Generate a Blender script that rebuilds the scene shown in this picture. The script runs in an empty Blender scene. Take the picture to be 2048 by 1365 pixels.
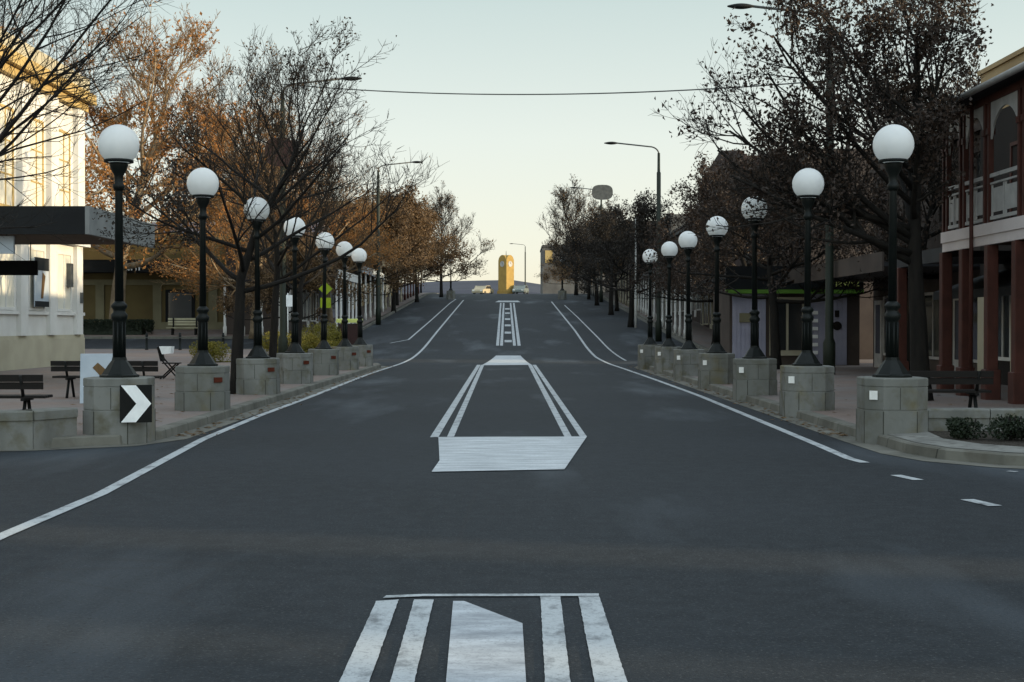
import bpy, math, random
from mathutils import Vector, Matrix, Quaternion
from bisect import bisect_right

R = math.radians
SC = bpy.context.scene
COL = SC.collection

# ------------------------------------------------------------------ camera
cam_d = bpy.data.cameras.new('camera')
cam_d.lens = 50.0; cam_d.sensor_width = 36.0
cam_d.clip_start = 0.1; cam_d.clip_end = 8000
cam = bpy.data.objects.new('camera', cam_d); COL.objects.link(cam)
EYE = 1.66; FPX = 2844.0; HORIZ = 650.0
cam.location = (0, 0, EYE)
cam.rotation_euler = (R(90 - 0.655), 0, 0)
SC.camera = cam

# ------------------------------------------------------------------ sky, sun, exposure
SUN_EL, SUN_BACK = 9.0, 13.0          # low sun, a little behind the camera's side
to_sun = Vector((math.cos(R(SUN_EL)) * math.cos(R(SUN_BACK)), -math.cos(R(SUN_EL)) * math.sin(R(SUN_BACK)), math.sin(R(SUN_EL))))
W = bpy.data.worlds.new('World'); SC.world = W; W.use_nodes = True
wn = W.node_tree.nodes; wl = W.node_tree.links
bg = wn['Background']
sky = wn.new('ShaderNodeTexSky'); sky.sky_type = 'NISHITA'; sky.sun_disc = False
sky.sun_elevation = R(SUN_EL); sky.sun_rotation = R(90 + SUN_BACK)
sky.air_density = 1.0; sky.dust_density = 1.6; sky.ozone_density = 1.0; sky.altitude = 600
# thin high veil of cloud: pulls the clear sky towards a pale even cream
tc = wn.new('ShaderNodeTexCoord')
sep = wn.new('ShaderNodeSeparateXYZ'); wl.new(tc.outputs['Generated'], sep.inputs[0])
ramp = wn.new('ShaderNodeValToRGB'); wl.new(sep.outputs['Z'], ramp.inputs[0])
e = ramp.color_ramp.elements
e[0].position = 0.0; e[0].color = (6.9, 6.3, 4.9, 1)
e[1].position = 0.6; e[1].color = (6.2, 7.2, 7.9, 1)  # overhead sky raised out of view to light globes and road paint
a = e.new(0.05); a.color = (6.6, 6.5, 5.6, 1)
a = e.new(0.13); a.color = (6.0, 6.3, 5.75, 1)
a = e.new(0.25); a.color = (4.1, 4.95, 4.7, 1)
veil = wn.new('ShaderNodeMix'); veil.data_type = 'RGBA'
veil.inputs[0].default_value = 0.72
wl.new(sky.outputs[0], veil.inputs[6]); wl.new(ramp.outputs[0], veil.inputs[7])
# added boost: unseen sky behind the viewer brightened to lift globes and whites
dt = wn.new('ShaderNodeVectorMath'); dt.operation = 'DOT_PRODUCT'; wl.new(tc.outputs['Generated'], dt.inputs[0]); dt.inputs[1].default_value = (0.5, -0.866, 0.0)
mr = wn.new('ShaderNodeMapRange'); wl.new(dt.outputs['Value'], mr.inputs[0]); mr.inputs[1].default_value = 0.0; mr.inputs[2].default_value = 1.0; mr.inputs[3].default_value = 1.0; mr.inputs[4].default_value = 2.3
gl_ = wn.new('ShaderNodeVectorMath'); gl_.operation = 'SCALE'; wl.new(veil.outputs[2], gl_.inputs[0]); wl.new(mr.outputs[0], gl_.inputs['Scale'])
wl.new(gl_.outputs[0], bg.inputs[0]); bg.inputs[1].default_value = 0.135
sun_d = bpy.data.lights.new('sun', 'SUN'); sun_d.energy = 5.0; sun_d.angle = R(0.5); sun_d.color = (1.0, 0.79, 0.50)
sun = bpy.data.objects.new('sun', sun_d); COL.objects.link(sun)
sun.rotation_euler = to_sun.to_track_quat('Z', 'Y').to_euler(); sun.location = (60, -20, 40)
SC.view_settings.view_transform = 'Standard'; SC.view_settings.look = 'None'
SC.view_settings.gamma = 1.0; SC.view_settings.exposure = 0.3

# ------------------------------------------------------------------ terrain profile
def _profile():
    out = [(-400.0, 0.0)]; y = -40.0; h = 0.0
    while y <= 700:
        out.append((y, h))
        m = y + 1.0
        if m < 58: s = 0
        elif m < 80: s = 0.0535 * (m - 58) / 22
        elif m < 160: s = 0.0535
        elif m < 184: s = 0.0535 + (0.011 - 0.0535) * (m - 160) / 24
        elif m < 260: s = 0.011
        else: s = 0.0
        h += s * 2.0; y += 2.0
    out.append((6000.0, h))
    return out
PROF = _profile(); PY = [p[0] for p in PROF]
def hh(y):
    i = min(max(bisect_right(PY, y) - 1, 0), len(PROF) - 2)
    (a, ha), (b, hb) = PROF[i], PROF[i + 1]
    return ha + (hb - ha) * (y - a) / (b - a)
def G(px, py, z0=0.0):
    """point of the terrain that the photograph's pixel looks at"""
    y = 3.0; step = 0.25; k = (HORIZ - py) / FPX; prev = y
    while y < 400:
        if EYE + k * y <= hh(y) + z0:
            lo, hi = prev, y
            for _ in range(30):
                mid = (lo + hi) / 2
                if EYE + k * mid <= hh(mid) + z0: hi = mid
                else: lo = mid
            y = hi; break
        prev = y; y += step
    return ((px - 1024.0) / FPX * y, y)

# ------------------------------------------------------------------ helpers
def thing(name, label, cat, loc=(0, 0, 0), group=None):
    o = bpy.data.objects.new(name, None); COL.objects.link(o); o.location = loc
    o.empty_display_size = 0.3
    o['label'] = label; o['category'] = cat
    if group: o['group'] = group
    return o
def tag(o, label, cat, group=None):
    o['label'] = label; o['category'] = cat
    if group: o['group'] = group
    return o
def dup(root, loc, rz=0.0, sc=None, label=None, group=None):
    r = root.copy(); COL.objects.link(r); r.location = loc; r.rotation_euler = (0, 0, rz)
    if sc: r.scale = sc
    if label: r['label'] = label
    if group: r['group'] = group
    for ch in list(root.children):
        c = ch.copy(); COL.objects.link(c); c.parent = r
        for g in list(ch.children):
            d = g.copy(); COL.objects.link(d); d.parent = c
    return r
def absloc(o):
    v = Vector((0, 0, 0))
    while o is not None: v = v + o.location; o = o.parent
    return v
class MB:
    def __init__(s): s.v = []; s.f = []; s.sm = []
    def poly(s, pts, smooth=False):
        n = len(s.v); s.v += [tuple(p) for p in pts]; s.f.append(tuple(range(n, n + len(pts)))); s.sm.append(smooth)
        return s
    def box(s, x0, x1, y0, y1, z0, z1):
        if x0 > x1: x0, x1 = x1, x0
        if y0 > y1: y0, y1 = y1, y0
        n = len(s.v)
        s.v += [(x0, y0, z0), (x1, y0, z0), (x1, y1, z0), (x0, y1, z0), (x0, y0, z1), (x1, y0, z1), (x1, y1, z1), (x0, y1, z1)]
        for q in ((0, 3, 2, 1), (4, 5, 6, 7), (0, 1, 5, 4), (1, 2, 6, 5), (2, 3, 7, 6), (3, 0, 4, 7)):
            s.f.append(tuple(n + i for i in q)); s.sm.append(False)
        return s
    def bbox(s, x0, x1, y0, y1, z0, z1, b=0.01):
        """box with chamfered vertical and top edges"""
        if x0 > x1: x0, x1 = x1, x0
        if y0 > y1: y0, y1 = y1, y0
        def ring(z, i): return [(x0 + i + b, y0 + i, z), (x1 - i - b, y0 + i, z), (x1 - i, y0 + i + b, z), (x1 - i, y1 - i - b, z), (x1 - i - b, y1 - i, z), (x0 + i + b, y1 - i, z), (x0 + i, y1 - i - b, z), (x0 + i, y0 + i + b, z)]
        return s.loft([ring(z0, 0), ring(z1 - b, 0), ring(z1, b)])
    def loft(s, rings, cap=True, smooth=False):
        n = len(s.v); k = len(rings[0])
        for r in rings: s.v += [tuple(p) for p in r]
        for i in range(len(rings) - 1):
            for j in range(k):
                a = n + i * k + j; b = n + i * k + (j + 1) % k
                s.f.append((a, b, b + k, a + k)); s.sm.append(smooth)
        if cap:
            s.f.append(tuple(n + j for j in reversed(range(k)))); s.sm.append(False)
            s.f.append(tuple(n + (len(rings) - 1) * k + j for j in range(k))); s.sm.append(False)
        return s
    def lathe(s, prof, n=24, cx=0, cy=0, smooth=True, rot=0.0, cap=True):
        return s.loft([[(cx + r * math.cos(2 * math.pi * j / n + rot), cy + r * math.sin(2 * math.pi * j / n + rot), z) for j in range(n)] for r, z in prof], cap, smooth)
    def tube(s, pts, radii, k=8, smooth=True, cap=True):
        if not hasattr(radii, '__len__'): radii = [radii] * len(pts)
        pts = [Vector(p) for p in pts]; rings = []; u = None
        for i, p in enumerate(pts):
            t = (pts[min(i + 1, len(pts) - 1)] - pts[max(i - 1, 0)])
            t = t.normalized() if t.length > 1e-9 else Vector((0, 0, 1))
            if u is None:
                u = t.orthogonal().normalized()
            else:
                u = u - t * u.dot(t); u = u.normalized() if u.length > 1e-6 else t.orthogonal().normalized()
            w = t.cross(u)
            rings.append([p + (u * math.cos(2 * math.pi * j / k) + w * math.sin(2 * math.pi * j / k)) * radii[i] for j in range(k)])
        return s.loft(rings, cap, smooth)
    def prism(s, pts2, fn0, fn1):
        """extrude a 2-D outline: fn maps (a, b) to 3-D for each end"""
        return s.loft([[fn0(a, b) for a, b in pts2], [fn1(a, b) for a, b in pts2]])
    def xf(s, M):
        s.v = [tuple(M @ Vector(p)) for p in s.v]; return s
    def build(s, name, m, parent=None, world=True):
        me = bpy.data.meshes.new(name)
        o0 = absloc(parent) if (parent is not None and world) else Vector((0, 0, 0))
        me.from_pydata([(p[0] - o0.x, p[1] - o0.y, p[2] - o0.z) for p in s.v], [], s.f)
        me.polygons.foreach_set('use_smooth', s.sm)
        me.materials.append(m); me.update()
        o = bpy.data.objects.new(name, me); COL.objects.link(o)
        if parent is not None: o.parent = parent
        return o
def struct(o, kind='structure'): o['kind'] = kind; return o

# ------------------------------------------------------------------ materials
def new_mat(name):
    m = bpy.data.materials.new(name); m.use_nodes = True
    nt = m.node_tree; return m, nt, nt.nodes['Principled BSDF']
def mix_col(nt, fac, c1, c2, mode='MIX'):
    n = nt.nodes.new('ShaderNodeMix'); n.data_type = 'RGBA'; n.blend_type = mode
    for sock, v in ((n.inputs[0], fac), (n.inputs[6], c1), (n.inputs[7], c2)):
        if hasattr(v, 'is_linked'): nt.links.new(v, sock)
        elif isinstance(v, (int, float)): sock.default_value = v
        else: sock.default_value = (v[0], v[1], v[2], 1)
    return n.outputs[2]
def noise(nt, scale, detail=4, vec=None, stretch=None, rough=0.55):
    t = nt.nodes.new('ShaderNodeTexCoord'); v = t.outputs['Object']
    if stretch:
        mp = nt.nodes.new('ShaderNodeMapping'); nt.links.new(v, mp.inputs[0]); mp.inputs['Scale'].default_value = stretch; v = mp.outputs[0]
    n = nt.nodes.new('ShaderNodeTexNoise'); n.inputs['Scale'].default_value = scale; n.inputs['Detail'].default_value = detail; n.inputs['Roughness'].default_value = rough
    nt.links.new(v, n.inputs['Vector']); return n.outputs['Fac']
def rampf(nt, fac, p0, p1, v0=0.0, v1=1.0):
    n = nt.nodes.new('ShaderNodeMapRange'); n.inputs[1].default_value = p0; n.inputs[2].default_value = p1
    n.inputs[3].default_value = v0; n.inputs[4].default_value = v1; nt.links.new(fac, n.inputs[0]); return n.outputs[0]
def mat(name, c, rough=0.7, c2=None, scale=3.0, stretch=None, c3=None, scale3=20.0, bump=0.0, metal=0.0, bscale=None, lo=0.38, hi=0.66, spec=None):
    m, nt, p = new_mat(name)
    p.inputs['Roughness'].default_value = rough; p.inputs['Metallic'].default_value = metal
    p.inputs['Specular IOR Level'].default_value = 0.22 if spec is None else spec
    if c2 is None: c2 = tuple(x * 0.8 for x in c)
    out = mix_col(nt, rampf(nt, noise(nt, scale, 5, stretch=stretch), lo, hi), c, c2)
    if c3 is not None: out = mix_col(nt, rampf(nt, noise(nt, scale3, 3), 0.5, 0.72, 0, 0.8), out, c3)
    nt.links.new(out, p.inputs['Base Color'])
    if bump:
        b = nt.nodes.new('ShaderNodeBump'); b.inputs['Strength'].default_value = bump; b.inputs['Distance'].default_value = 0.02
        nt.links.new(noise(nt, bscale or scale * 6, 4), b.inputs['Height']); nt.links.new(b.outputs[0], p.inputs['Normal'])
    return m
M = {}
def asphalt():
    m, nt, p = new_mat('asphalt')
    base = mix_col(nt, rampf(nt, noise(nt, 0.22, 4), 0.35, 0.7), (0.0098, 0.013, 0.0162), (0.0165, 0.0207, 0.0255))
    # worn wheel paths and polished patches, stretched along the street
    pat = rampf(nt, noise(nt, 0.4, 5, stretch=(1.0, 0.22, 1)), 0.54, 0.74)
    base = mix_col(nt, pat, base, (0.048, 0.060, 0.073))
    mott = rampf(nt, noise(nt, 5, 5, rough=0.7), 0.42, 0.66, 0, 0.5)
    base = mix_col(nt, mott, base, (0.027, 0.0325, 0.038))
    agg = rampf(nt, noise(nt, 42, 3, rough=0.7), 0.55, 0.72, 0, 0.75)
    base = mix_col(nt, agg, base, (0.075, 0.078, 0.080))
    dark = rampf(nt, noise(nt, 30, 3, rough=0.7), 0.30, 0.45, 0.75, 0)
    base = mix_col(nt, dark, base, (0.006, 0.007, 0.008))
    # tar seams and crack lines
    v = nt.nodes.new('ShaderNodeTexVoronoi'); v.feature = 'DISTANCE_TO_EDGE'; v.inputs['Scale'].default_value = 0.16
    t = nt.nodes.new('ShaderNodeTexCoord'); nt.links.new(t.outputs['Object'], v.inputs['Vector'])
    crack = rampf(nt, v.outputs['Distance'], 0.0, 0.004, 0.45, 0)
    base = mix_col(nt, crack, base, (0.02, 0.021, 0.023))
    nt.links.new(base, p.inputs['Base Color'])
    nt.links.new(rampf(nt, pat, 0, 1, 0.82, 0.62), p.inputs['Roughness'])
    p.inputs['Specular IOR Level'].default_value = 0.2
    b = nt.nodes.new('ShaderNodeBump'); b.inputs['Strength'].default_value = 0.35; b.inputs['Distance'].default_value = 0.01
    nt.links.new(noise(nt, 70, 3), b.inputs['Height']); nt.links.new(b.outputs[0], p.inputs['Normal'])
    return m
M['asphalt'] = asphalt()
def paint(name, c, stretch, lo, hi, under=(0.07, 0.075, 0.08)):
    m, nt, p = new_mat(name)
    n1 = rampf(nt, noise(nt, 3.0, 6, stretch=stretch, rough=0.7), lo, hi)
    n2 = rampf(nt, noise(nt, 45, 4, rough=0.75), 0.52, 0.66, 0, 0.75)
    out = mix_col(nt, n1, under, c); out = mix_col(nt, n2, out, tuple(x * 0.45 for x in c))
    nt.links.new(out, p.inputs['Base Color']); p.inputs['Roughness'].default_value = 0.75
    return m
M['paint'] = paint('road_paint', (0.37, 0.395, 0.41), (1.6, 0.9, 1), 0.28, 0.50, (0.05, 0.055, 0.06))
M['paint_brushed'] = paint('brushed_road_paint', (0.52, 0.55, 0.57), (0.45, 2.6, 1), 0.30, 0.62, (0.20, 0.215, 0.23))
M['paint_grey'] = paint('thin_road_paint', (0.44, 0.47, 0.50), (0.7, 1.9, 1), 0.34, 0.66, (0.20, 0.215, 0.235))
def pavers():
    m, nt, p = new_mat('brick_pavers')
    t = nt.nodes.new('ShaderNodeTexCoord')
    b = nt.nodes.new('ShaderNodeTexBrick'); nt.links.new(t.outputs['Object'], b.inputs['Vector'])
    b.inputs['Scale'].default_value = 4.0; b.inputs['Color1'].default_value = (0.14, 0.10, 0.083, 1); b.inputs['Color2'].default_value = (0.19, 0.14, 0.118, 1)
    b.inputs['Mortar'].default_value = (0.10, 0.085, 0.075, 1); b.inputs['Mortar Size'].default_value = 0.012; b.inputs['Bias'].default_value = -0.2
    o = mix_col(nt, rampf(nt, noise(nt, 0.6, 5), 0.4, 0.7), b.outputs['Color'], (0.145, 0.132, 0.128))
    nt.links.new(o, p.inputs['Base Color']); p.inputs['Roughness'].default_value = 0.8
    return m
M['pavers'] = pavers()
M['concrete'] = mat('pale_concrete', (0.20, 0.20, 0.185), 0.85, (0.14, 0.14, 0.13), 1.5, c3=(0.08, 0.077, 0.068), scale3=6, bump=0.25)
M['kerb'] = mat('kerb_concrete', (0.15, 0.147, 0.127), 0.85, (0.09, 0.088, 0.075), 1.2, c3=(0.09, 0.085, 0.07), scale3=4, bump=0.25)
def weathered_stone(m):
    nt = m.node_tree; p = nt.nodes['Principled BSDF']; old = p.inputs['Base Color'].links[0].from_socket
    geo = nt.nodes.new('ShaderNodeNewGeometry')
    for n in [n for n in nt.nodes if n.type == 'TEX_NOISE']:
        v = n.inputs['Vector'].links[0].from_node
        if v.type == 'MAPPING': nt.links.new(geo.outputs['Position'], v.inputs[0])
        else: nt.links.new(geo.outputs['Position'], n.inputs['Vector'])
    oi = nt.nodes.new('ShaderNodeObjectInfo'); out = mix_col(nt, rampf(nt, oi.outputs['Random'], 0, 1, 0.0, 0.55), old, (0.115, 0.118, 0.105))
    # lichen and rust coloured drips here and there
    y = nt.nodes.new('ShaderNodeTexNoise'); y.inputs['Scale'].default_value = 1.1; y.inputs['Detail'].default_value = 6; nt.links.new(geo.outputs['Position'], y.inputs['Vector'])
    out = mix_col(nt, rampf(nt, y.outputs['Fac'], 0.58, 0.72, 0, 0.55), out, (0.15, 0.115, 0.03)); nt.links.new(out, p.inputs['Base Color'])
def kerb_joints(m):
    nt = m.node_tree; p = nt.nodes['Principled BSDF']; old = p.inputs['Base Color'].links[0].from_socket
    t = nt.nodes.new('ShaderNodeTexCoord'); sp = nt.nodes.new('ShaderNodeSeparateXYZ'); nt.links.new(t.outputs['Object'], sp.inputs[0])
    sm = nt.nodes.new('ShaderNodeMath'); sm.operation = 'ADD'; nt.links.new(sp.outputs[0], sm.inputs[0]); nt.links.new(sp.outputs[1], sm.inputs[1])
    d = nt.nodes.new('ShaderNodeMath'); d.operation = 'MULTIPLY'; nt.links.new(sm.outputs[0], d.inputs[0]); d.inputs[1].default_value = 0.7
    f = nt.nodes.new('ShaderNodeMath'); f.operation = 'FRACT'; nt.links.new(d.outputs[0], f.inputs[0])
    nt.links.new(mix_col(nt, rampf(nt, f.outputs[0], 0.012, 0.02, 0.85, 0), old, (0.03, 0.03, 0.026)), p.inputs['Base Color'])
kerb_joints(M['kerb'])
M['stone'] = mat('weathered_cast_stone', (0.195, 0.198, 0.187), 0.85, (0.11, 0.112, 0.103), 1.8, stretch=(1, 1, 0.45), c3=(0.085, 0.075, 0.04), scale3=4, bump=0.3)
weathered_stone(M['stone'])
M['iron'] = mat('dark_green_cast_iron', (0.0035, 0.0055, 0.005), 0.5, (0.006, 0.008, 0.0075), 6, spec=0.18)
M['black'] = mat('black_metal', (0.004, 0.005, 0.0045), 0.6, (0.007, 0.007, 0.007), 5, spec=0.15)
def globe_mat():
    m, nt, p = new_mat('opal_acrylic')
    tr = nt.nodes.new('ShaderNodeBsdfTranslucent'); tr.inputs[0].default_value = (0.92, 0.93, 0.92, 1)
    mx = nt.nodes.new('ShaderNodeMixShader'); mx.inputs[0].default_value = 0.45
    nt.links.new(p.outputs[0], mx.inputs[1]); nt.links.new(tr.outputs[0], mx.inputs[2]); nt.links.new(mx.outputs[0], nt.nodes['Material Output'].inputs[0])
    o = mix_col(nt, rampf(nt, noise(nt, 4, 4), 0.4, 0.75), (0.90, 0.91, 0.91), (0.84, 0.85, 0.84))
    nt.links.new(o, p.inputs['Base Color']); p.inputs['Roughness'].default_value = 0.2
    p.inputs['Specular IOR Level'].default_value = 0.4
    return m
M['stain'] = mat('dark_mortar_joint', (0.03, 0.032, 0.027), 0.9, (0.055, 0.055, 0.045), 9)
M['globe'] = globe_mat()
M['refl_red'] = mat('red_reflector', (0.085, 0.022, 0.012), 0.35, (0.065, 0.017, 0.01), 20)
M['refl_white'] = mat('white_reflector', (0.78, 0.78, 0.76), 0.3, (0.7, 0.7, 0.68), 20)
M['sign_white'] = mat('white_sign_sheet', (0.80, 0.82, 0.82), 0.4, (0.70, 0.72, 0.72), 6)
M['galv'] = mat('galvanised_steel', (0.09, 0.095, 0.095), 0.55, (0.06, 0.065, 0.065), 4, metal=0.2)
M['greenpole'] = mat('green_painted_steel', (0.016, 0.022, 0.015), 0.55, (0.012, 0.016, 0.011), 3)
M['bark'] = mat('dark_bark', (0.013, 0.011, 0.009), 0.9, (0.007, 0.0062, 0.0055), 9, stretch=(1, 1, 0.25), bump=0.6)
M['barkpale'] = mat('pale_plane_bark', (0.26, 0.20, 0.13), 0.9, (0.14, 0.105, 0.07), 2.2, bump=0.4)
M['twig'] = mat('twig_bark', (0.02, 0.017, 0.0145), 0.9, (0.012, 0.0105, 0.009), 5)
M['twigpale'] = mat('tan_twig_bark', (0.22, 0.14, 0.07), 0.9, (0.14, 0.09, 0.05), 4)
def leafmat(name, c, c2, trans=0.3):
    m, nt, p = new_mat(name)
    o = mix_col(nt, rampf(nt, noise(nt, 1.6, 3), 0.36, 0.66), c, c2)
    o = mix_col(nt, rampf(nt, noise(nt, 23, 2), 0.4, 0.7, 0, 0.5), o, tuple(x * 1.5 for x in c))
    nt.links.new(o, p.inputs['Base Color']); p.inputs['Roughness'].default_value = 0.65
    tr = nt.nodes.new('ShaderNodeBsdfTranslucent'); nt.links.new(o, tr.inputs[0])
    mx = nt.nodes.new('ShaderNodeMixShader'); mx.inputs[0].default_value = trans
    nt.links.new(p.outputs[0], mx.inputs[1]); nt.links.new(tr.outputs[0], mx.inputs[2])
    nt.links.new(mx.outputs[0], nt.nodes['Material Output'].inputs[0]); return m
M['lf_orange'] = leafmat('orange_autumn_leaves', (0.34, 0.155, 0.035), (0.22, 0.085, 0.022))
M['lf_brown'] = leafmat('withered_oak_leaves', (0.042, 0.025, 0.016), (0.024, 0.016, 0.0115))
M['lf_dark'] = leafmat('dark_dry_leaves', (0.026, 0.019, 0.013), (0.017, 0.0135, 0.010))
M['lf_rust'] = leafmat('rust_brown_leaves', (0.135, 0.082, 0.036), (0.085, 0.05, 0.023))
M['lf_olive'] = leafmat('yellow_green_shrub_leaves', (0.17, 0.15, 0.018), (0.11, 0.10, 0.012))
M['lf_green'] = leafmat('dark_green_hedge_leaves', (0.011, 0.021, 0.007), (0.007, 0.014, 0.005))
M['pale_pane'] = mat('blind_and_sky_reflection', (0.62, 0.60, 0.52), 0.5, (0.55, 0.53, 0.45), 1.5, spec=0.5)  # drawn blinds upstairs; downstairs a sky reflection put into the colour
M['glass'] = mat('dark_window_glass', (0.02, 0.022, 0.024), 0.08, (0.03, 0.032, 0.034), 0.5, spec=0.7)
M['white_paint'] = mat('white_painted_render', (0.60, 0.60, 0.58), 0.7, (0.52, 0.515, 0.49), 0.8)
M['cream'] = mat('cream_plinth_paint', (0.40, 0.37, 0.28), 0.7, (0.34, 0.315, 0.235), 1.0)
M['ochre'] = mat('ochre_trim_paint', (0.42, 0.31, 0.13), 0.7, (0.35, 0.25, 0.10), 1.0)
M['tan'] = mat('tan_painted_wall', (0.125, 0.098, 0.042), 0.8, (0.10, 0.076, 0.033), 0.7)
M['khaki'] = mat('khaki_band_paint', (0.19, 0.175, 0.11), 0.8, (0.15, 0.138, 0.088), 1)
M['stucco'] = mat('ochre_stucco', (0.36, 0.27, 0.15), 0.85, (0.29, 0.21, 0.115), 0.6, bump=0.2)
M['hotelwall'] = mat('shade_darkened_render', (0.012, 0.009, 0.008), 0.8, (0.008, 0.006, 0.0055), 1)  # verandah shade put into the wall colour; also dark kiosk notices
M['brick'] = mat('dark_red_brick', (0.045, 0.028, 0.025), 0.85, (0.03, 0.02, 0.0185), 5)
M['brown_wall'] = mat('brown_render', (0.075, 0.06, 0.052), 0.85, (0.05, 0.04, 0.036), 0.8)
M['grey_wall'] = mat('grey_render', (0.12, 0.118, 0.113), 0.8, (0.085, 0.083, 0.081), 0.7)
M['pink_fascia'] = mat('pinkish_grey_painted_boards', (0.62, 0.56, 0.55), 0.7, (0.53, 0.47, 0.46), 1.0)
M['redpost'] = mat('oxblood_painted_timber', (0.07, 0.023, 0.017), 0.6, (0.046, 0.016, 0.012), 3)
M['lace'] = mat('pale_grey_painted_timber', (0.40, 0.395, 0.385), 0.6, (0.31, 0.305, 0.30), 3)
M['roof'] = mat('dark_roof_iron', (0.025, 0.027, 0.031), 0.6, (0.017, 0.018, 0.021), 1.5)
M['lav'] = mat('lavender_grey_panel', (0.31, 0.31, 0.395), 0.5, (0.25, 0.255, 0.335), 1.2)
M['green_trim'] = mat('bright_green_trim', (0.10, 0.22, 0.03), 0.5, (0.08, 0.18, 0.025), 3)
M['lime'] = mat('lime_lettering', (0.55, 0.58, 0.18), 0.5, (0.45, 0.5, 0.14), 4)
M['fluoro'] = mat('fluorescent_yellow_green', (0.24, 0.31, 0.015), 0.5, (0.19, 0.26, 0.012), 5)
M['slat'] = mat('dark_bench_timber', (0.008, 0.0065, 0.0055), 0.7, (0.005, 0.004, 0.0035), 6, stretch=(0.3, 3, 3))
M['cream_slat'] = mat('cream_bench_slats', (0.42, 0.40, 0.28), 0.6, (0.34, 0.32, 0.22), 4)
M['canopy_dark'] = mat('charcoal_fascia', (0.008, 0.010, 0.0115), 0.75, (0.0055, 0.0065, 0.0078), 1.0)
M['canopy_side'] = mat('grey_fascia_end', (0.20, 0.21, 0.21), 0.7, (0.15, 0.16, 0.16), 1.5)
M['soffit'] = mat('brown_soffit', (0.11, 0.075, 0.052), 0.8, (0.08, 0.055, 0.039), 1.2)
M['timber'] = mat('honey_timber', (0.13, 0.075, 0.028), 0.6, (0.10, 0.056, 0.02), 3, stretch=(4, 4, 0.4))
M['soil'] = mat('bark_mulch', (0.035, 0.028, 0.021), 0.95, (0.02, 0.016, 0.0125), 14, c3=(0.11, 0.10, 0.085), scale3=30, bump=0.9)
M['ground'] = mat('dry_ground', (0.11, 0.105, 0.08), 0.95, (0.08, 0.075, 0.06), 0.15)
M['hill'] = mat('distant_bush_hills', (0.05, 0.055, 0.075), 0.95, (0.035, 0.04, 0.055), 0.02)
M['sandstone'] = mat('golden_sandstone', (0.33, 0.22, 0.065), 0.8, (0.27, 0.18, 0.055), 1.5)
M['blueboard'] = mat('pale_blue_board', (0.38, 0.43, 0.48), 0.5, (0.32, 0.37, 0.42), 2)
M['binred'] = mat('dark_maroon_panel', (0.035, 0.015, 0.014), 0.5, (0.025, 0.012, 0.011), 3)
M['carcream'] = mat('cream_car_paint', (0.42, 0.36, 0.25), 0.3, (0.38, 0.33, 0.23), 1)
M['cargrey'] = mat('grey_green_car_paint', (0.16, 0.19, 0.19), 0.25, (0.14, 0.17, 0.17), 1)
M['tyre'] = mat('tyre_rubber', (0.02, 0.02, 0.02), 0.85, (0.03, 0.03, 0.03), 10)

# ------------------------------------------------------------------ ground, road, footpaths, kerbs
def ysteps(y0, y1, extra=()):
    s = {y0, y1}; k = math.ceil(y0 / 2) * 2
    while k < y1: s.add(float(k)); k += 2
    for e_ in extra:
        if y0 < e_ < y1: s.add(e_)
    return sorted(s)
def sheet(name, m, x0, x1, y0, y1, dz, coarse=False):
    b = MB(); ys = ysteps(max(y0, -40.0), min(y1, 700.0))
    if y0 < -40: ys = [y0] + ys
    if y1 > 700: ys = ys + [y1]
    for i in range(len(ys) - 1):
        b.poly([(x0, ys[i], hh(ys[i]) + dz), (x1, ys[i], hh(ys[i]) + dz), (x1, ys[i + 1], hh(ys[i + 1]) + dz), (x0, ys[i + 1], hh(ys[i + 1]) + dz)])
    # weld rows so the surface shades evenly
    return struct(b.build(name, m))
sheet('ground', M['ground'], -3000, 3000, -300, 5000, -0.06)
sheet('road', M['asphalt'], -70, 70, -40, 320, 0.0)

KERB_R = [(60, 14.6), (14, 15.1), (10, 15.4), (8, 15.7), (6.6, 16.25), (5.8, 16.75), (5.3, 17.4), (5.08, 18.3), (5.05, 20.0), (5.05, 55.0), (5.3, 56.6), (6.2, 57.6), (8.6, 58.4), (9.8, 59.4), (10.0, 61.0), (10.0, 205.0)]
KERB_L1 = [(-60, 17.2), (-12, 18.0), (-8.0, 18.5), (-6.4, 19.0), (-5.4, 19.6), (-5.05, 20.6), (-5.05, 55.0), (-5.3, 56.6), (-6.2, 57.6), (-8.6, 58.4), (-9.8, 59.4), (-10.0, 61.0), (-10.0, 70.0), (-10.6, 72.0), (-12.5, 73.2), (-60, 73.6)]
KERB_L2 = [(-60, 84.4), (-12.5, 84.6), (-10.6, 85.6), (-10.0, 87.5), (-10.0, 205.0)]
def densify(pl, side=None):
    out = []
    for (xa, ya), (xb, yb) in zip(pl, pl[1:]):
        n = max(1, int(abs(yb - ya) / 2.0 + 0.99)) if abs(yb - ya) > 2 else 1
        if n > 1:
            ys = ysteps(min(ya, yb), max(ya, yb))
            if yb < ya: ys = ys[::-1]
            for y in ys[:-1]: out.append((xa + (xb - xa) * (y - ya) / (yb - ya), y))
        else: out.append((xa, ya))
    out.append(pl[-1]); return out
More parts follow.
